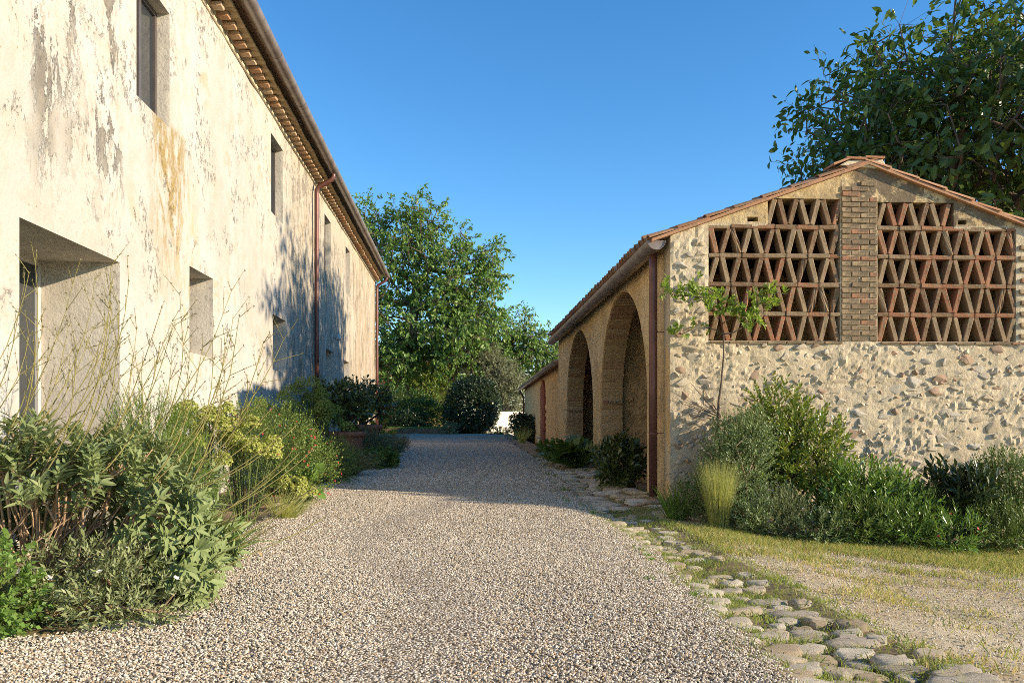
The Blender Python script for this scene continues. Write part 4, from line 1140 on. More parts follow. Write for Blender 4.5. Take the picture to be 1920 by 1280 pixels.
def shrub(name, label, x, y, lobes, n, k, L, W, mat, seed, spr=.16, spread=.8, shell=.4, up=.5, stem=None, ns=26, big=False, droop=.1, cat='shrub', group=None, flowers=None, outw=1.0, stem_r=.008, leafname='foliage'):
    r = np.random.default_rng(seed); root = tag(empty(name, (x, y, base_z(x, y))), label, cat, group)
    B, d = in_lobes(r, lobes, n, shell); B[:, 2] = np.where(B[:, 2] < .03, np.abs(B[:, 2]) * .5 + .03, B[:, 2])
    A = unit(d * outw + np.array([0, 0, up]) + rvec(r, n) * .35)
    leaf_obj(leafname, sprig_geo(r, B, A, spr * r.uniform(.6, 1.3, n), k, L, W, spread, big, droop), mat, root)
    T = B[r.choice(n, min(ns, n), replace=False)]
    NA, par, load = skeleton(r, [(0, 0, -.05), (0, 0, .08)], T, jit=.1, sag=0, seglen=.22, pathw=.6)
    I = np.arange(2, len(NA)); P = np.array(par)[2:]; rad = np.maximum(stem_r * .4, stem_r * np.sqrt(np.maximum(load, .5)) * .7)
    leaf_obj('stems', tubes_geo(NA[P], NA[I], rad[P], rad[I]), stem or MAT['palebark'], root)
    leaf_obj('twigs', tubes_geo(B - A * .05, B + A * spr, np.full(n, stem_r * .22), np.full(n, stem_r * .12), 3), MAT['greenstem'], root)
    if flowers:
        fm, cnt, size, fname = flowers; FB, fd = in_lobes(r, lobes, cnt, .08); FB[:, 2] = np.abs(FB[:, 2]); keep = FB[:, 2] > .12; FB, fd = FB[keep], fd[keep]; m = len(FB)
        g = []
        ax = unit(fd + np.array([0, -.3, .5])); X = unit(np.cross(ax, rvec(r, m))); Yv = np.cross(ax, X)
        for i in range(5):
            th = i * 1.2566; D = X * math.cos(th) + Yv * math.sin(th); g.append(leaf_geo(FB + fd * spr * .5, D + ax * .3, ax, size, size * .9))
        leaf_obj(fname, join_geo(g), fm, root)
    return root

def tuft(name, label, x, y, n, h, rad, W, mat, seed, lean=(0, 0), splay=.45, bend=.5, cat='grass clump', group=None, seg=4):
    r = np.random.default_rng(seed); root = tag(empty(name, (x, y, base_z(x, y))), label, cat, group)
    a = r.uniform(0, 6.283, n); q = r.random(n) ** .7; B = np.stack([np.cos(a) * q * rad * .35, np.sin(a) * q * rad * .35, np.zeros(n)], 1)
    D = np.stack([np.cos(a) * q * splay + lean[0], np.sin(a) * q * splay + lean[1], np.ones(n)], 1) + r.normal(size=(n, 3)) * .06
    leaf_obj('blades', blades_geo(r, B, D, h * r.uniform(.55, 1.1, n), W, bend * r.uniform(.3, 1.2, n), seg), mat, root)
    return root

# ------------------------------------------------------------------ trees
tree('walnut_tree', 'large dark walnut tree rising behind the barn roof', 11.0, 16.0, [(0, 0, -.1), (.1, 0, 1.6), (-.1, -.1, 3.2), (0, 0, 5.0)], .30,
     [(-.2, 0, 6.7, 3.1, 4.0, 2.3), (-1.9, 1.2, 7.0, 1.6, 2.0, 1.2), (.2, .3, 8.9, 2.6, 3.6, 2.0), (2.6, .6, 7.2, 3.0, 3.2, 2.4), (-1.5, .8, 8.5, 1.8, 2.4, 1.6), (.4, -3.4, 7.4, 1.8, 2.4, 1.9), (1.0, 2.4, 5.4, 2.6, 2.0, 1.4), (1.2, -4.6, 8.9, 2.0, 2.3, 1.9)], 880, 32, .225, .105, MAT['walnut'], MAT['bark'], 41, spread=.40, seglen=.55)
tree('walnut_tree', 'tall sunlit walnut tree standing past the far end of the farmhouse', -3.0, 51, [(0, 0, -.1), (.1, 0, 2.2), (-.2, 0, 4.2), (.1, 0, 6.5), (.5, 0, 9.2)], .42,
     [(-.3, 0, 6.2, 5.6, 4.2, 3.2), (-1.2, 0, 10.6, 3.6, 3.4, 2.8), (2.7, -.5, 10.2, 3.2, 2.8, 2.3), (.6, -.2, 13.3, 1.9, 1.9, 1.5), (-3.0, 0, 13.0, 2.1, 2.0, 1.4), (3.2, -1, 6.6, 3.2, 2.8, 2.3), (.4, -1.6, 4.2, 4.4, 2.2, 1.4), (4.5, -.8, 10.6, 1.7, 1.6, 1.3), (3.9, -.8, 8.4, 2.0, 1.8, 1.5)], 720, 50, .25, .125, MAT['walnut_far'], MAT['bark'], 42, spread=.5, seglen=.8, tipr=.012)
tree('walnut_tree', 'lower spreading walnut tree right of the tall one behind the annex', 3.4, 57, [(0, 0, -.1), (0, 0, 2.0), (.2, 0, 4.0), (-.4, 0, 5.5)], .3,
     [(0, 0, 5.6, 3.8, 3.0, 2.1), (-1.8, 0, 7.2, 2.2, 2.0, 1.6), (2.4, 0, 6.0, 2.6, 2.2, 1.5), (-.6, 0, 3.8, 3.4, 2.4, 1.4), (1.4, 0, 7.9, .9, .9, .9)], 350, 45, .25, .115, MAT['walnut_far'], MAT['bark'], 43, spread=.5, tipr=.012)
tree('olive_tree', 'slender grey green olive tree beyond the clipped bush', 2.1, 50, [(0, 0, -.1), (.1, 0, 1.0), (-.1, 0, 2.0), (0, 0, 3.0)], .14,
     [(-.6, 0, 3.5, 1.5, 1.2, 1.5), (.9, 0, 3.2, 1.4, 1.2, 1.2), (-.1, 0, 4.6, .9, .9, .9), (1.3, 0, 1.9, 1.0, .9, .9)], 420, 90, .13, .034, MAT['olive'], MAT['bark'], 44, spread=.3, seglen=.5, tipr=.004, big=False, hang=.1)
tree('walnut_tree', 'unseen walnut tree added behind the barn to shade the far bush', 12.5, 34, [(0, 0, -.1), (0, 0, 2), (.1, 0, 4)], .26, [(0, 0, 5.2, 3.4, 3.6, 2.4), (-1.5, 1, 5.0, 2.6, 2.6, 2)], 200, 25, .26, .12, MAT['walnut'], MAT['bark'], 45, spread=.5)  # tree added out of sight, only its shade reaches the view

# ------------------------------------------------------------------ planting at the far end
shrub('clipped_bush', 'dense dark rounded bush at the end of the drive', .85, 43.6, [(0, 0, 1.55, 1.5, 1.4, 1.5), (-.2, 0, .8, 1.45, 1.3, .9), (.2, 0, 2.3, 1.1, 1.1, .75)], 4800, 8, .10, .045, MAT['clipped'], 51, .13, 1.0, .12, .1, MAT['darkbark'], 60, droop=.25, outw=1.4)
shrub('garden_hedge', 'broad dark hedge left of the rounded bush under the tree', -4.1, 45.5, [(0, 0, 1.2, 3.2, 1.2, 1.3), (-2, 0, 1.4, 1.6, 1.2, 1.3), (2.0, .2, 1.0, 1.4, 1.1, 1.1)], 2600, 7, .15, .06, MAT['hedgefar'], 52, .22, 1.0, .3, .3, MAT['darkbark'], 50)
shrub('garden_shrub', 'loose sunlit shrub with reddish tips above the hedge', -1.6, 49, [(0, 0, 1.8, 2.0, 1.2, 1.6), (-.3, 0, 3.0, 1.1, .9, .9)], 1100, 7, .15, .055, MAT['bay'], 53, .24, .9, .35, .4, MAT['bark'], 40)
shrub('garden_shrub', 'low green bush at the foot of the far hedge', -2.7, 43.6, [(0, 0, .6, 1.2, .8, .65)], 700, 7, .10, .04, MAT['darkleaf'], 54, .16, 1.0, .3, .3, MAT['darkbark'], 20)
shrub('garden_shrub', 'sunny shrub behind the cream garden wall', 5.2, 53, [(0, 0, 1.0, 2.6, 1.4, 1.0), (2.5, 0, .9, 1.6, 1.2, .9)], 900, 7, .15, .06, MAT['hedgefar'], 55, .22, 1.0, .3, .3, MAT['darkbark'], 30)
bed = tag(empty('raised_bed', (-2.0, 42.2, base_z(-2, 42.2))), 'low timber edged planting bed in front of the far hedge', 'planter')
MB().box(-1.9, 1.5, -.06, .0, -.1, .30).obj('timber_edge', MAT['wood'], bed); MB().box(-1.9, 1.5, .0, 2.0, -.1, .27).obj('soil_fill', MAT['soil'], bed)
r = np.random.default_rng(1); n = 2600; B = np.stack([r.uniform(-1.9, 1.5, n), r.uniform(.02, 1.9, n), np.full(n, .27)], 1)
leaf_obj('turf', blades_geo(r, B, np.array([0, 0, 1]) + r.normal(size=(n, 3)) * .3, .14, .012, .5, 2), MAT['grass'], bed)['kind'] = 'stuff'
shrub('low_plant', 'small grey green plant at the foot of the dark rounded bush', -.35, 41.9, [(0, 0, .25, .5, .4, .3)], 150, 7, .09, .03, MAT['lavender'], 56, .14, .8, .4, .6, MAT['greenstem'], 12)
shrub('low_plant', 'low green plant at the right foot of the rounded bush', 2.3, 41.6, [(0, 0, .15, .6, .4, .2)], 150, 7, .09, .035, MAT['hedgefar'], 57, .12, .9, .4, .5, MAT['greenstem'], 12)
shrub('hydrangea_bush', 'dark bush with round flower heads against the annex end', 3.0, 34.8, [(0, 0, .55, .5, .7, .55), (-.3, 0, .9, .35, .5, .3)], 520, 7, .12, .06, MAT['darkleaf'], 58, .16, 1.0, .3, .3, MAT['greenstem'], 24)
tuft('feather_grass', 'upright tuft of grass in front of the annex bush', 2.5, 30.5, 200, .75, .3, .006, MAT['strawgrass'], 59, splay=.5, bend=.6)

# ------------------------------------------------------------------ left border
def sage():
    r = np.random.default_rng(61); x, y = -2.62, 5.35; root = tag(empty('sage_shrub', (x, y, base_z(x, y))), 'large woody sage with grey green leaf tufts and tall flower stalks in the foreground', 'shrub')
    tips = []
    tips.append(in_lobes(r, [(-.25, .15, .89, .85, .75, .17), (.28, .1, .76, .46, .7, .20)], 140, .3)[0])
    tips.append(in_lobes(r, [(.78, -.10, .46, .26, .5, .34), (.95, -.22, .22, .20, .40, .22)], 90, .35)[0])
    tips.append(in_lobes(r, [(-.35, .50, .42, .75, .25, .34), (.35, .45, .36, .4, .3, .3)], 85, .5)[0])
    T = np.concatenate(tips); T[:, 2] = np.maximum(T[:, 2], .05)
    rootp = [(-.15, -.1, -.03), (-.1, -.1, .06), (.0, -.1, .12)]
    NA, par, load = skeleton(r, rootp, T, jit=.16, sag=.14, seglen=.15, pathw=.95)
    I = np.arange(1, len(NA)); P = np.array(par)[1:]; rad = np.clip(.0046 * np.sqrt(np.maximum(load, .6)), .004, .0115)
    leaf_obj('woody_stems', tubes_geo(NA[P], NA[I], rad[P], rad[I], 6), MAT['palebark'], root)
    m0 = 20; A0 = np.stack([r.uniform(-.75, .05, m0), r.uniform(-.50, -.25, m0), r.uniform(.02, .10, m0)], 1)      # bare sweeping branches under the canopy
    E = np.stack([A0[:, 0] + r.uniform(.45, .95, m0), A0[:, 1] + r.uniform(-.05, .2, m0), r.uniform(.22, .80, m0)], 1); E[:, 0] = np.minimum(E[:, 0], .85)
    M1 = A0 + (E - A0) * .40 + np.stack([r.normal(0, .03, m0), r.normal(0, .03, m0), -.06 - .10 * r.random(m0) * E[:, 2]], 1); M2 = A0 + (E - A0) * .75 + np.stack([r.normal(0, .03, m0), r.normal(0, .03, m0), -.05 * r.random(m0)], 1)
    M1[:, 2] = np.maximum(M1[:, 2], .04); rb = r.uniform(.0045, .0095, m0)
    leaf_obj('bare_branches', join_geo([tubes_geo(A0, M1, rb, rb * .85, 6), tubes_geo(M1, M2, rb * .85, rb * .6, 6), tubes_geo(M2, E, rb * .6, rb * .4, 6)]), MAT['palebark'], root)
    n = len(T); ctr = np.array([0, 0, .35]); A = unit(unit(T - ctr) * .9 + np.array([0, 0, .45]) + rvec(r, n) * .3)
    low = T[:, 2] < .6; A[low] = unit(unit(T[low] - ctr) + rvec(r, low.sum()) * .35 + np.array([.2, 0, .1]))
    T2 = np.concatenate([T, T + r.normal(size=T.shape) * .07]); A2 = np.concatenate([A, unit(A + rvec(r, n) * .5)])
    leaf_obj('foliage', sprig_geo(r, T2 - A2 * .03, A2, .11, 16, .090, .025, 1.25, True, .28), MAT['sage'], root)
    # flower stalks
    m = 46; k = r.choice(np.where(T[:, 2] > .55)[0], m); B = T[k]; seg = 7
    D = unit(np.stack([r.uniform(.15, .75, m), r.uniform(-.35, .35, m), np.ones(m)], 1)); Ls = r.uniform(.7, 1.45, m) * np.where(B[:, 0] > .5, .95, 1.0); P_ = B.copy(); d = D + np.array([.45, 0, -.15]); stalks = {}; heads = []; hd = []
    def grow(ids, a, b, r1, r2, sg):
        for q, sid in enumerate(ids): stalks.setdefault(int(sid), []).append(tubes_geo(a[q:q + 1], b[q:q + 1], np.full(1, r1), np.full(1, r2), sg))
    ids = np.arange(m)
    for i in range(seg):
        d = unit(d + np.stack([np.full(m, -.06), np.zeros(m), np.full(m, .12)], 1) + r.normal(size=(m, 3)) * .05); Q = P_ + d * (Ls / seg)[:, None]
        ra = .0052 * (1 - .1 * i); grow(ids, P_, Q, ra, ra * .9, 4)
        if i >= 3:
            for _ in range(2):
                sel = r.random(m) < .7; s0 = Q[sel]; dd = unit(d[sel] + rvec(r, sel.sum()) * .75); e = s0 + dd * (r.uniform(.06, .22, sel.sum()))[:, None]
                grow(ids[sel], s0, e, .0026, .0018, 3); heads.append(e); hd.append(dd)
                heads.append(s0 + (e - s0) * .55); hd.append(dd)
        P_ = Q
    heads.append(P_); hd.append(d)
    # low stalks sweeping out over the gravel
    m2 = 16; B2 = T[r.choice(np.where((T[:, 0] > .7))[0], m2)]; P_ = B2.copy(); d = unit(np.stack([r.uniform(.6, 1.0, m2), r.uniform(-.3, .5, m2), r.uniform(.15, .5, m2)], 1))
    for i in range(6):
        d = unit(d + np.array([-.01, 0, .06]) + r.normal(size=(m2, 3)) * .03); Q = P_ + d * .14; grow(np.arange(m2) + 1000, P_, Q, .0032, .003, 4); P_ = Q
        if i > 2: heads.append(Q); hd.append(d)
    for sid in sorted(stalks): leaf_obj('flower_stalk', join_geo(stalks[sid]), MAT['straw_stem'], root)
    H = np.concatenate(heads); HD = np.concatenate(hd); leaf_obj('seed_heads', sprig_geo(r, H, HD, .012, 4, .016, .007, .8), MAT['shadegrass'], root)
sage()
shrub('rockrose_shrub', 'low grey leaved rockrose with a few white flowers under the sage', -2.15, 4.66, [(-.45, 0, .13, .55, .26, .15), (.22, -.05, .12, .45, .24, .15), (-.75, .10, .34, .22, .2, .2), (.0, .05, .28, .5, .15, .14)], 760, 11, .042, .013, MAT['cistus'], 62, .10, 1.0, .35, .5, MAT['palebark'], 60, flowers=(MAT['white'], 22, .022, 'flowers'), stem_r=.006)
shrub('oregano_clump', 'pale green round leaved clump at the lower corner edge of the gravel', -2.42, 4.28, [(0, 0, .22, .22, .22, .28)], 230, 9, .032, .026, MAT['lime'], 63, .09, 1.0, .3, .6, MAT['greenstem'], 20)
shrub('rosemary_shrub', 'bright green feathery shrub behind the sage', -2.80, 7.5, [(0, 0, .74, .40, .5, .56), (.25, -.3, .45, .42, .45, .45)], 1700, 14, .036, .006, MAT['feather'], 64, .2, .75, .35, 1.0, MAT['greenstem'], 40)
tuft('daylily_clump', 'bright strap leaved clump at the gravel edge beside the sage', -1.98, 6.6, 170, .55, .3, .016, MAT['strap'], 65, splay=.8, bend=1.1, cat='plant')
def euphorbia(label, x, y, hs, spread, nst, headmat, seed, hr=.075):
    r = np.random.default_rng(seed); root = tag(empty('euphorbia_plant', (x, y, base_z(x, y))), label, 'plant', 'euphorbias in the border')
    a = r.uniform(0, 6.28, nst); q = np.sqrt(r.random(nst)) * spread; tip = np.stack([np.cos(a) * q, np.sin(a) * q, hs * (1 - .35 * (q / spread) ** 2) * r.uniform(.85, 1.08, nst)], 1); B = tip * np.array([.35, .35, 0])
    leaf_obj('stems', tubes_geo(B, tip, np.full(nst, .009), np.full(nst, .006)), MAT['greenstem'], root)
    S = np.concatenate([B + (tip - B) * t for t in np.linspace(.2, .92, 9)]); Dn = np.tile(unit(tip - B), (9, 1))
    leaf_obj('foliage', sprig_geo(r, S, Dn, .06, 7, .075, .014, 1.3, False, .2), MAT['euph_leaf'], root)
    kk = 130; C = np.repeat(tip + np.array([0, 0, hr * .2]), kk, 0); d = rvec(r, nst * kk); d[:, 2] = np.abs(d[:, 2]) * 1.0 - .35; P = C + d * np.array([hr, hr, hr * 1.35]) * r.uniform(.65, 1.0, (nst * kk, 1))
    leaf_obj('flower_heads', sprig_geo(r, P, unit(d), .006, 3, .022, .020, 1.6), headmat, root)
    return root
euphorbia('pale yellow headed euphorbia directly behind the feathery shrub', -2.62, 8.5, 1.30, .36, 15, MAT['euph_head'], 71, .10)
euphorbia('pale yellow euphorbia leaning out beside the red flowered salvia', -2.25, 8.6, 1.06, .34, 15, MAT['euph_head'], 72, .10)
euphorbia('low yellow euphorbia at the gravel edge below the salvia', -1.98, 9.7, .34, .28, 10, MAT['euph_head'], 73, .075)
shrub('salvia_bush', 'rounded salvia bush dotted with small red flowers', -2.45, 10.6, [(0, 0, .62, .66, .75, .62), (.45, -.1, .45, .42, .6, .45), (-.3, .0, .95, .45, .5, .3)], 2300, 8, .030, .016, MAT['salvia'], 74, .16, 1.0, .35, .8, MAT['greenstem'], 50, flowers=(MAT['red'], 190, .016, 'flowers'), stem_r=.005)
euphorbia('tall dark green euphorbia under the first shaded window', -2.95, 13.4, 1.38, .38, 14, MAT['euph_green'], 75, .13)
euphorbia('tall green euphorbia in shade beside the downpipe', -2.8, 14.8, 1.72, .45, 18, MAT['euph_green'], 76, .15)
euphorbia('green euphorbia between the salvia and the terracotta pots', -2.35, 14.5, 1.22, .45, 17, MAT['euph_green'], 77, .14)
euphorbia('dark euphorbia against the blue shadow on the wall', -3.0, 12.2, 1.3, .26, 8, MAT['euph_green'], 78, .11)
shrub('fig_seedling', 'pale broad leaved seedling poking out of the salvia at the gravel', -1.86, 10.25, [(0, 0, .30, .10, .1, .22)], 9, 4, .12, .11, MAT['lime'], 79, .1, 1.1, .5, .5, MAT['greenstem'], 6, big=True)
tuft('feather_grass', 'straw coloured feather grass at the gravel edge below the salvia', -1.92, 9.0, 420, .42, .28, .004, MAT['strawgrass'], 80, lean=(.35, -.1), splay=.7, bend=.7)
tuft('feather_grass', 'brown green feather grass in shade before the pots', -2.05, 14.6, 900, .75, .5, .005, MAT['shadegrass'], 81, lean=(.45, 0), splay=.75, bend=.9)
shrub('lavender_bush', 'dark grey green bush at the gravel edge just inside the shade', -2.1, 13.2, [(0, 0, .32, .45, .6, .36)], 620, 9, .05, .010, MAT['rosemary'], 82, .14, .8, .35, .6, MAT['greenstem'], 24)
shrub('lavender_bush', 'blue grey lavender in front of the terracotta pots', -2.05, 18.2, [(0, 0, .34, .5, .6, .36)], 520, 9, .06, .012, MAT['lavender'], 83, .16, .8, .35, .8, MAT['greenstem'], 24)
shrub('lavender_bush', 'low blue grey lavender under the yellow euphorbia', -1.85, 20.4, [(0, 0, .22, .45, .5, .25)], 420, 9, .06, .012, MAT['lavender'], 84, .14, .8, .35, .8, MAT['greenstem'], 24)
shrub('border_plant', 'broad leaved green plant spilling onto the shaded gravel', -1.72, 16.6, [(0, 0, .16, .45, .5, .18)], 130, 6, .12, .06, MAT['broad'], 85, .12, 1.1, .4, .5, MAT['greenstem'], 14, big=True, cat='plant')
euphorbia('euphorbia with bright yellow heads at the far gravel edge', -2.0, 21.0, .95, .42, 11, MAT['yellow'], 86, .075)
shrub('border_plant', 'low yellowish green mound beyond the yellow euphorbia', -1.75, 23.0, [(0, 0, .22, .4, .5, .24)], 300, 8, .06, .012, MAT['shadegrass'], 87, .12, .8, .4, .8, MAT['greenstem'], 14, cat='plant')
def pot(x, y, r0, h, label, seed, lob, plabel):
    root = tag(empty('terracotta_pot', (x, y, base_z(x, y))), label, 'pot', 'terracotta pots')
    MB().lathe([(0, 0), (r0 * .72, 0), (r0 * .80, h * .3), (r0 * .93, h * .82), (r0 * .95, h * .86), (r0 * .86, h * .86)], (0, 0, 0), 28).obj('pot_body', MAT['terracotta'], root, True)
    MB().lathe([(r0 * .94, h * .85), (r0 * 1.03, h * .86), (r0 * 1.06, h * .92), (r0 * 1.05, h * .99), (r0 * 1.0, h), (r0 * .9, h), (r0 * .86, h * .9)], (0, 0, 0), 28).obj('rim', MAT['terracotta'], root, True)
    MB().lathe([(0, h * .9), (r0 * .87, h * .9)], (0, 0, 0), 20).obj('potting_soil', MAT['soil'], root)
    t = shrub('citrus_shrub', plabel, x, y, lob, 250, 7, .10, .052, MAT['citrus'], seed, .2, 1.0, .4, .5, MAT['darkbark'], 70, big=True, droop=.2, group='citrus shrubs in pots', stem_r=.012)
    t.location.z += h * .85
pot(-2.38, 17.2, .42, .72, 'wide terracotta pot in front, half hidden by planting', 91, [(-.2, 0, .72, .42, .45, .36), (.2, 0, .6, .34, .4, .3)], 'citrus shrub in the front terracotta pot by the wall')
pot(-2.35, 19.9, .48, .82, 'square shouldered terracotta pot standing behind the first pot', 92, [(-.1, 0, .80, .5, .5, .36), (.35, .1, .65, .38, .45, .34)], 'citrus shrub in the rear terracotta pot')

# ------------------------------------------------------------------ planting along the gable and the arches
shrub('germander_shrub', 'grey green small leaved shrub at the barn corner behind the feather grass', 3.42, 9.55, [(0, 0, .75, .42, .38, .62), (-.12, -.05, .45, .40, .35, .45), (.15, 0, 1.1, .28, .28, .3)], 1900, 9, .036, .016, MAT['silver'], 101, .14, .9, .35, .7, MAT['palebark'], 40, stem_r=.006)
shrub('bay_shrub', 'tallest shrub on the gable, glossy with yellowing leaves', 4.12, 9.9, [(0, -.05, .95, .55, .36, .72), (.3, -.1, .7, .52, .36, .6), (-.25, -.05, .85, .42, .3, .6), (-.05, .0, 1.5, .36, .25, .32), (.5, -.05, 1.2, .28, .2, .25)], 1350, 8, .062, .026, MAT['bay'], 102, .18, .9, .4, .7, MAT['darkbark'], 50, big=True, stem_r=.007)
shrub('laurel_shrub', 'mid green leafy shrub in the middle of the gable bed', 5.0, 9.4, [(0, 0, .50, .52, .42, .44), (.25, -.1, .36, .45, .4, .36), (-.3, -.05, .42, .40, .38, .40)], 850, 8, .075, .022, MAT['oleander'], 103, .18, .8, .4, .7, MAT['greenstem'], 46, big=True)
shrub('feathery_shrub', 'fine leaved rosemary like shrub right of the middle laurel', 5.50, 9.25, [(0, 0, .34, .28, .35, .36)], 600, 12, .035, .005, MAT['rosemary'], 104, .18, .7, .35, .9, MAT['greenstem'], 26)
shrub('oleander_shrub', 'dark broad leaved oleander in the gap of the gable bed', 5.98, 9.3, [(0, 0, .46, .32, .34, .40), (.1, -.15, .62, .22, .25, .22)], 240, 8, .13, .034, MAT['darkleaf'], 105, .2, .9, .45, .7, MAT['greenstem'], 26, big=True)
shrub('myrtle_shrub', 'large dark small leaved bush closing the right end of the gable bed', 6.75, 9.35, [(0, 0, .58, .66, .5, .54), (.5, -.05, .5, .6, .5, .5), (-.2, -.1, .38, .5, .45, .42), (-.12, 0, .98, .22, .25, .2)], 2200, 8, .04, .016, MAT['rosemary'], 106, .15, .9, .35, .7, MAT['darkbark'], 50)
shrub('oleander_shrub', 'small oleander with narrow leaves and a red bloom at the grass edge', 5.62, 8.72, [(0, 0, .20, .30, .25, .24)], 120, 8, .085, .014, MAT['oleander'], 107, .12, .9, .4, .7, MAT['greenstem'], 16, flowers=(MAT['red'], 9, .02, 'flowers'))
shrub('lavender_bush', 'grey lavender with mauve spikes behind the feather grass', 3.75, 9.05, [(0, 0, .26, .32, .26, .28)], 420, 9, .045, .009, MAT['lavender'], 108, .15, .7, .4, .9, MAT['greenstem'], 20, flowers=(MAT['mauve'], 34, .012, 'flowers'))
shrub('silver_plant', 'silvery low plant beside the feather grass', 3.42, 8.95, [(0, 0, .2, .2, .18, .26)], 120, 8, .055, .014, MAT['silver'], 109, .12, .8, .45, .8, MAT['greenstem'], 14, cat='plant')
shrub('silver_plant', 'second silvery low plant with white daisies at the grass edge', 4.15, 8.85, [(0, 0, .18, .26, .2, .2)], 150, 8, .055, .014, MAT['silver'], 110, .12, .8, .45, .8, MAT['greenstem'], 14, cat='plant', flowers=(MAT['white'], 12, .014, 'flowers'))
shrub('border_plant', 'narrow leaved dark plant in front of the middle laurel', 4.62, 8.88, [(0, 0, .26, .36, .26, .28)], 240, 8, .07, .016, MAT['rosemary'], 111, .14, .8, .4, .8, MAT['greenstem'], 16, cat='plant')
shrub('border_plant', 'green edging plant between the laurel and the small oleander', 5.15, 8.85, [(0, 0, .24, .36, .26, .26)], 260, 8, .055, .014, MAT['oleander'], 112, .14, .8, .4, .8, MAT['greenstem'], 16, cat='plant')
shrub('border_plant', 'dark edging plant below the large myrtle like bush', 6.3, 8.85, [(0, 0, .26, .5, .3, .3)], 420, 8, .045, .014, MAT['rosemary'], 113, .14, .8, .4, .8, MAT['greenstem'], 16, cat='plant')
tuft('feather_grass', 'tall pale feather grass clump at the corner of the barn', 3.06, 9.15, 1700, .78, .28, .003, MAT['strawgrass'], 114, splay=.13, bend=.18, seg=5)
tuft('iris_clump', 'dark strap leaved clump between the downpipe and the feather grass', 2.72, 9.75, 60, .50, .3, .022, MAT['strap'], 115, splay=.6, bend=.4, cat='plant')
shrub('border_plant', 'small dark plant at the very corner of the barn', 2.86, 9.62, [(0, 0, .22, .2, .2, .24)], 160, 8, .05, .012, MAT['rosemary'], 116, .13, .8, .4, .8, MAT['greenstem'], 14, cat='plant')
def acanthus(label, x, y, n, L, W, seed, mat=MAT['broad']):
    r = np.random.default_rng(seed); root = tag(empty('acanthus_plant', (x, y, base_z(x, y))), label, 'plant', 'large leaved plants by the arches')
    a = r.uniform(0, 6.283, n); q = r.uniform(.25, 1.15, n)
    for i in range(n):
        D = np.array([[math.cos(a[i]) * q[i], math.sin(a[i]) * q[i], 1.0]]); g = blades_geo(r, np.array([[math.cos(a[i]) * .06, math.sin(a[i]) * .06, 0.]]), D, L * r.uniform(.7, 1.15), W * .35, .8, 6)
        V = g[0].reshape(-1, 2, 3); mid = V.mean(1); sd = unit(V[:, 1] - V[:, 0]); geo = [g]
        for t in range(1, 6):      # toothed lobes along the rib
            for s in (-1, 1):
                w = W * math.sin(math.pi * (t + .4) / 6.6) * r.uniform(.8, 1.2); d = (mid[t + 1] - mid[t])[None]; D2 = unit(sd[t][None] * s * 1.2 + unit(d) * .9)
                geo.append(leaf_geo(mid[t][None], D2, np.cross(d, sd[t][None]) * 1.0, w * 1.25, w * 1.0))
        leaf_obj('leaf', join_geo(geo), mat, root)
    return root
acanthus('large leaved acanthus in front of the pier between the arches', 2.58, 17.0, 30, 1.0, .19, 121)
acanthus('second acanthus spreading before the far arch', 2.5, 18.6, 28, .95, .18, 122)
acanthus('small acanthus at the gravel edge beyond the arches', 2.4, 20.2, 16, .6, .12, 123)
shrub('hellebore_bush', 'dark leafy bush at the foot of the near arch', 2.72, 13.3, [(0, 0, .36, .32, .62, .36), (-.08, -.35, .22, .26, .4, .26)], 300, 6, .095, .055, MAT['citrus'], 124, .16, 1.0, .4, .5, MAT['greenstem'], 30, big=True)
def young_tree():
    r = np.random.default_rng(131); x, y = 3.42, 10.12; root = tag(empty('young_fruit_tree', (x, y, base_z(x, y))), 'thin young fruit tree trained against the pierced gable', 'tree')
    z0 = -base_z(x, y)
    tr = [(0, 0, -.05), (.02, .05, .6), (-.03, .06, 1.2), (-.02, .05, 1.55 + 0), (.0, .0, 1.62 + z0), (.03, 0, 1.95 + z0), (.03, 0, 2.25 + z0)]
    MB().tube(tr, [.020, .018, .017, .016, .014, .012, .010], 8).obj('trunk', MAT['bark'], root, True)
    C = []
    for cx, cz, rx, rz, n in ((-.75, 2.78, .20, .08, 9), (-.42, 2.80, .22, .10, 13), (-.12, 2.70, .14, .12, 9), (.05, 2.58, .13, .12, 9), (.30, 2.55, .16, .14, 11), (.58, 2.72, .15, .12, 10), (.24, 2.38, .14, .10, 6), (-.58, 2.28, .12, .06, 6), (.44, 2.62, .14, .1, 6), (-.2, 2.55, .1, .1, 4)):
        C.append(np.stack([r.normal(cx, rx * .6, n), r.normal(-.12, .10, n), r.normal(cz, rz * .7, n) + z0], 1))
    C = np.concatenate(C); NA, par, load = skeleton(r, [np.array(q) for q in tr[3:]], C, jit=.1, sag=.02, seglen=.13, pathw=.3)
    I = np.arange(4, len(NA)); P = np.array(par)[4:]; rad = np.clip(.0026 * np.sqrt(np.maximum(load, .6)), .002, .009)
    leaf_obj('branches', tubes_geo(NA[P], NA[I], rad[P], rad[I]), MAT['bark'], root)
    bare = r.normal(size=(14, 3)) * .02 + np.array([-.02, 0, 1.35]); e = bare + np.stack([-r.uniform(.25, .8, 14), r.uniform(-.1, .05, 14), r.uniform(.05, .5, 14)], 1)
    leaf_obj('bare_twigs', tubes_geo(bare, e, np.full(14, .005), np.full(14, .002), 4), MAT['bark'], root)
    n = len(C); A = unit(rvec(r, n) + np.array([0, -.2, .5])); C2 = np.concatenate([C, C + r.normal(size=C.shape) * .05]); A = unit(rvec(r, 2 * n) + np.array([0, -.2, .5])); leaf_obj('crown', sprig_geo(r, C2, A, .09, 8, .062, .030, 1.0, True, .15), MAT['young'], root)
young_tree()

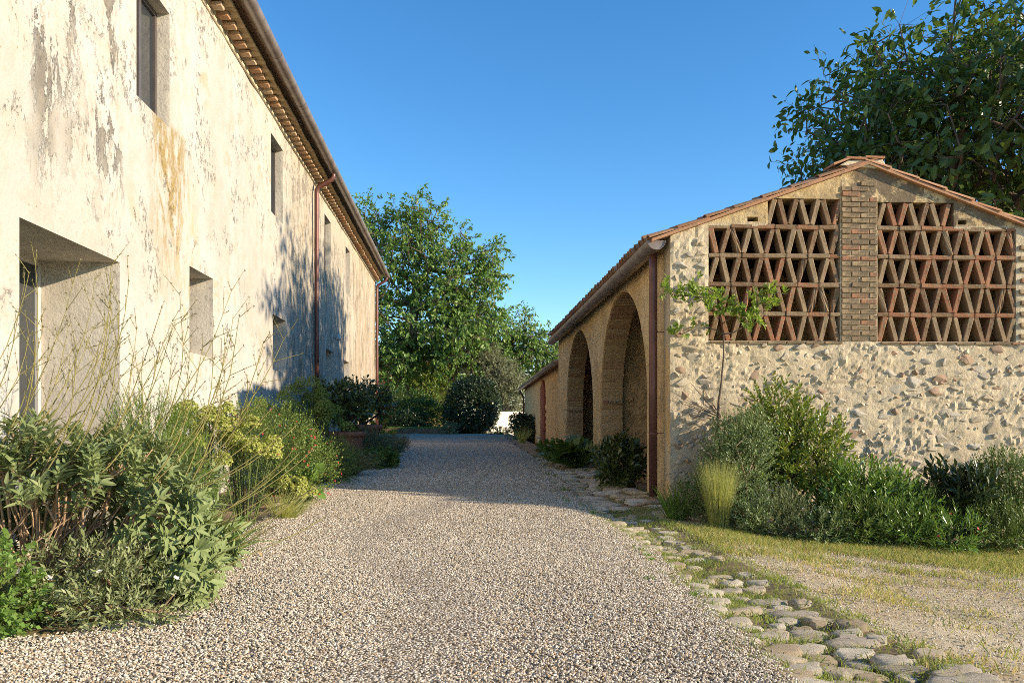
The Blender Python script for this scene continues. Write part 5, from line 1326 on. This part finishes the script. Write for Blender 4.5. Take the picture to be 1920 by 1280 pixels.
# ------------------------------------------------------------------ grass: in the joints of the path, over the yard
def grass(name, label, P, h, W, mat, seed):
    r = np.random.default_rng(seed); n = len(P); D = np.array([0, 0, 1.]) + r.normal(size=(n, 3)) * .45
    V, F = blades_geo(r, P, D, h * r.uniform(.5, 1.3, n), W, .6, 2)
    return tag(link(name, npmesh(name, V, F), mat), label, 'grass', kind='stuff')
r = np.random.default_rng(5)
def pts(x0, x1, y0, y1, n, f):
    x, y = r.uniform(x0, x1, n), r.uniform(y0, y1, n); m = np.array([f(a, b) for a, b in zip(x, y)]); k = r.random(n) < m; x, y = x[k], y[k]
    return np.stack([x, y, zg(x, y) + .004], 1)
def patch(a, b, s=1.3, lo=.0, hi=.35, w=0.0): return max(0, min(1, (mnoise.fractal((a * s, b * s * 1.7, w), .9, 2, 3) - lo) / (hi - lo)))
A1 = pts(2.5, 7.6, 7.0, 9.2, 60000, lambda a, b: max(0, min(1, (b - (7.75 + .25 * math.sin(a * 2) - .12 * (a - 3))) / .5)) * .75 + .5 * patch(a, b))
A2 = pts(2.35, 8.2, 2.6, 8.2, 70000, lambda a, b: .7 * patch(a, b, 1.1, .08, .45, 4) + .05)
A3 = pts(1.35, 2.62, 2.6, 10.6, 34000, lambda a, b: (.22 + .8 * patch(a, b, 2.2, -.1, .3, 8)) * (1 if a > edge_r(b) - .12 else .12))
A4 = pts(1.7, 2.9, 10.4, 22, 16000, lambda a, b: .9 * patch(a, b, 1.8, .0, .3, 6) * (1 if a > edge_r(b) - .05 else 0))
k1 = r.random(len(A1)) < .55; k2 = r.random(len(A2)) < .35
grass('grass', 'short yellow green grass in front of the gable bed and over the yard', np.concatenate([A1[k1], A2[k2]]), .062, .0065, MAT['grass'], 141)
grass('dry_grass', 'straw coloured dry grass mixed through the yard turf', np.concatenate([A1[~k1], A2[~k2]]), .055, .006, MAT['drygrass'], 142)
grass('joint_grass', 'grass sprouting in the joints of the cobbled path', np.concatenate([A3, A4]), .045, .006, MAT['grass'], 143)

# fallen leaves and small weeds along the edges of the drive
r = np.random.default_rng(9); n = 240; y = r.uniform(3.4, 13, n); side = r.random(n) < .6
x = np.where(side, edge_l(y) + np.abs(r.normal(0, .28, n)), edge_r(y) - np.abs(r.normal(0, .3, n))); P = np.stack([x, y, zg(x, y) + .040], 1)
D = rvec(r, n) * np.array([1, 1, .25]); N = unit(np.array([0, 0, 1]) + rvec(r, n) * .5); l = r.uniform(.02, .05, n)
o = link('fallen_leaves', npmesh('fallen_leaves', *leaf_geo(P, D, N, l, l * .5, True, .2)), MAT['deadleaf']); tag(o, 'scattered dry brown leaves along both edges of the gravel drive', 'leaves', kind='stuff')
n = 30; y = r.uniform(4.5, 16, n); x = np.where(r.random(n) < .35, edge_l(y) + np.abs(r.normal(0, .12, n)), edge_r(y) - np.abs(r.normal(.05, .15, n))); B = np.repeat(np.stack([x, y, zg(x, y) + .02], 1), 16, 0) + r.normal(size=(n * 16, 3)) * np.array([.022, .022, 0])
grass('weeds', 'tiny green weeds rooted in the gravel near its edges', B, .06, .009, MAT['strap'], 151)
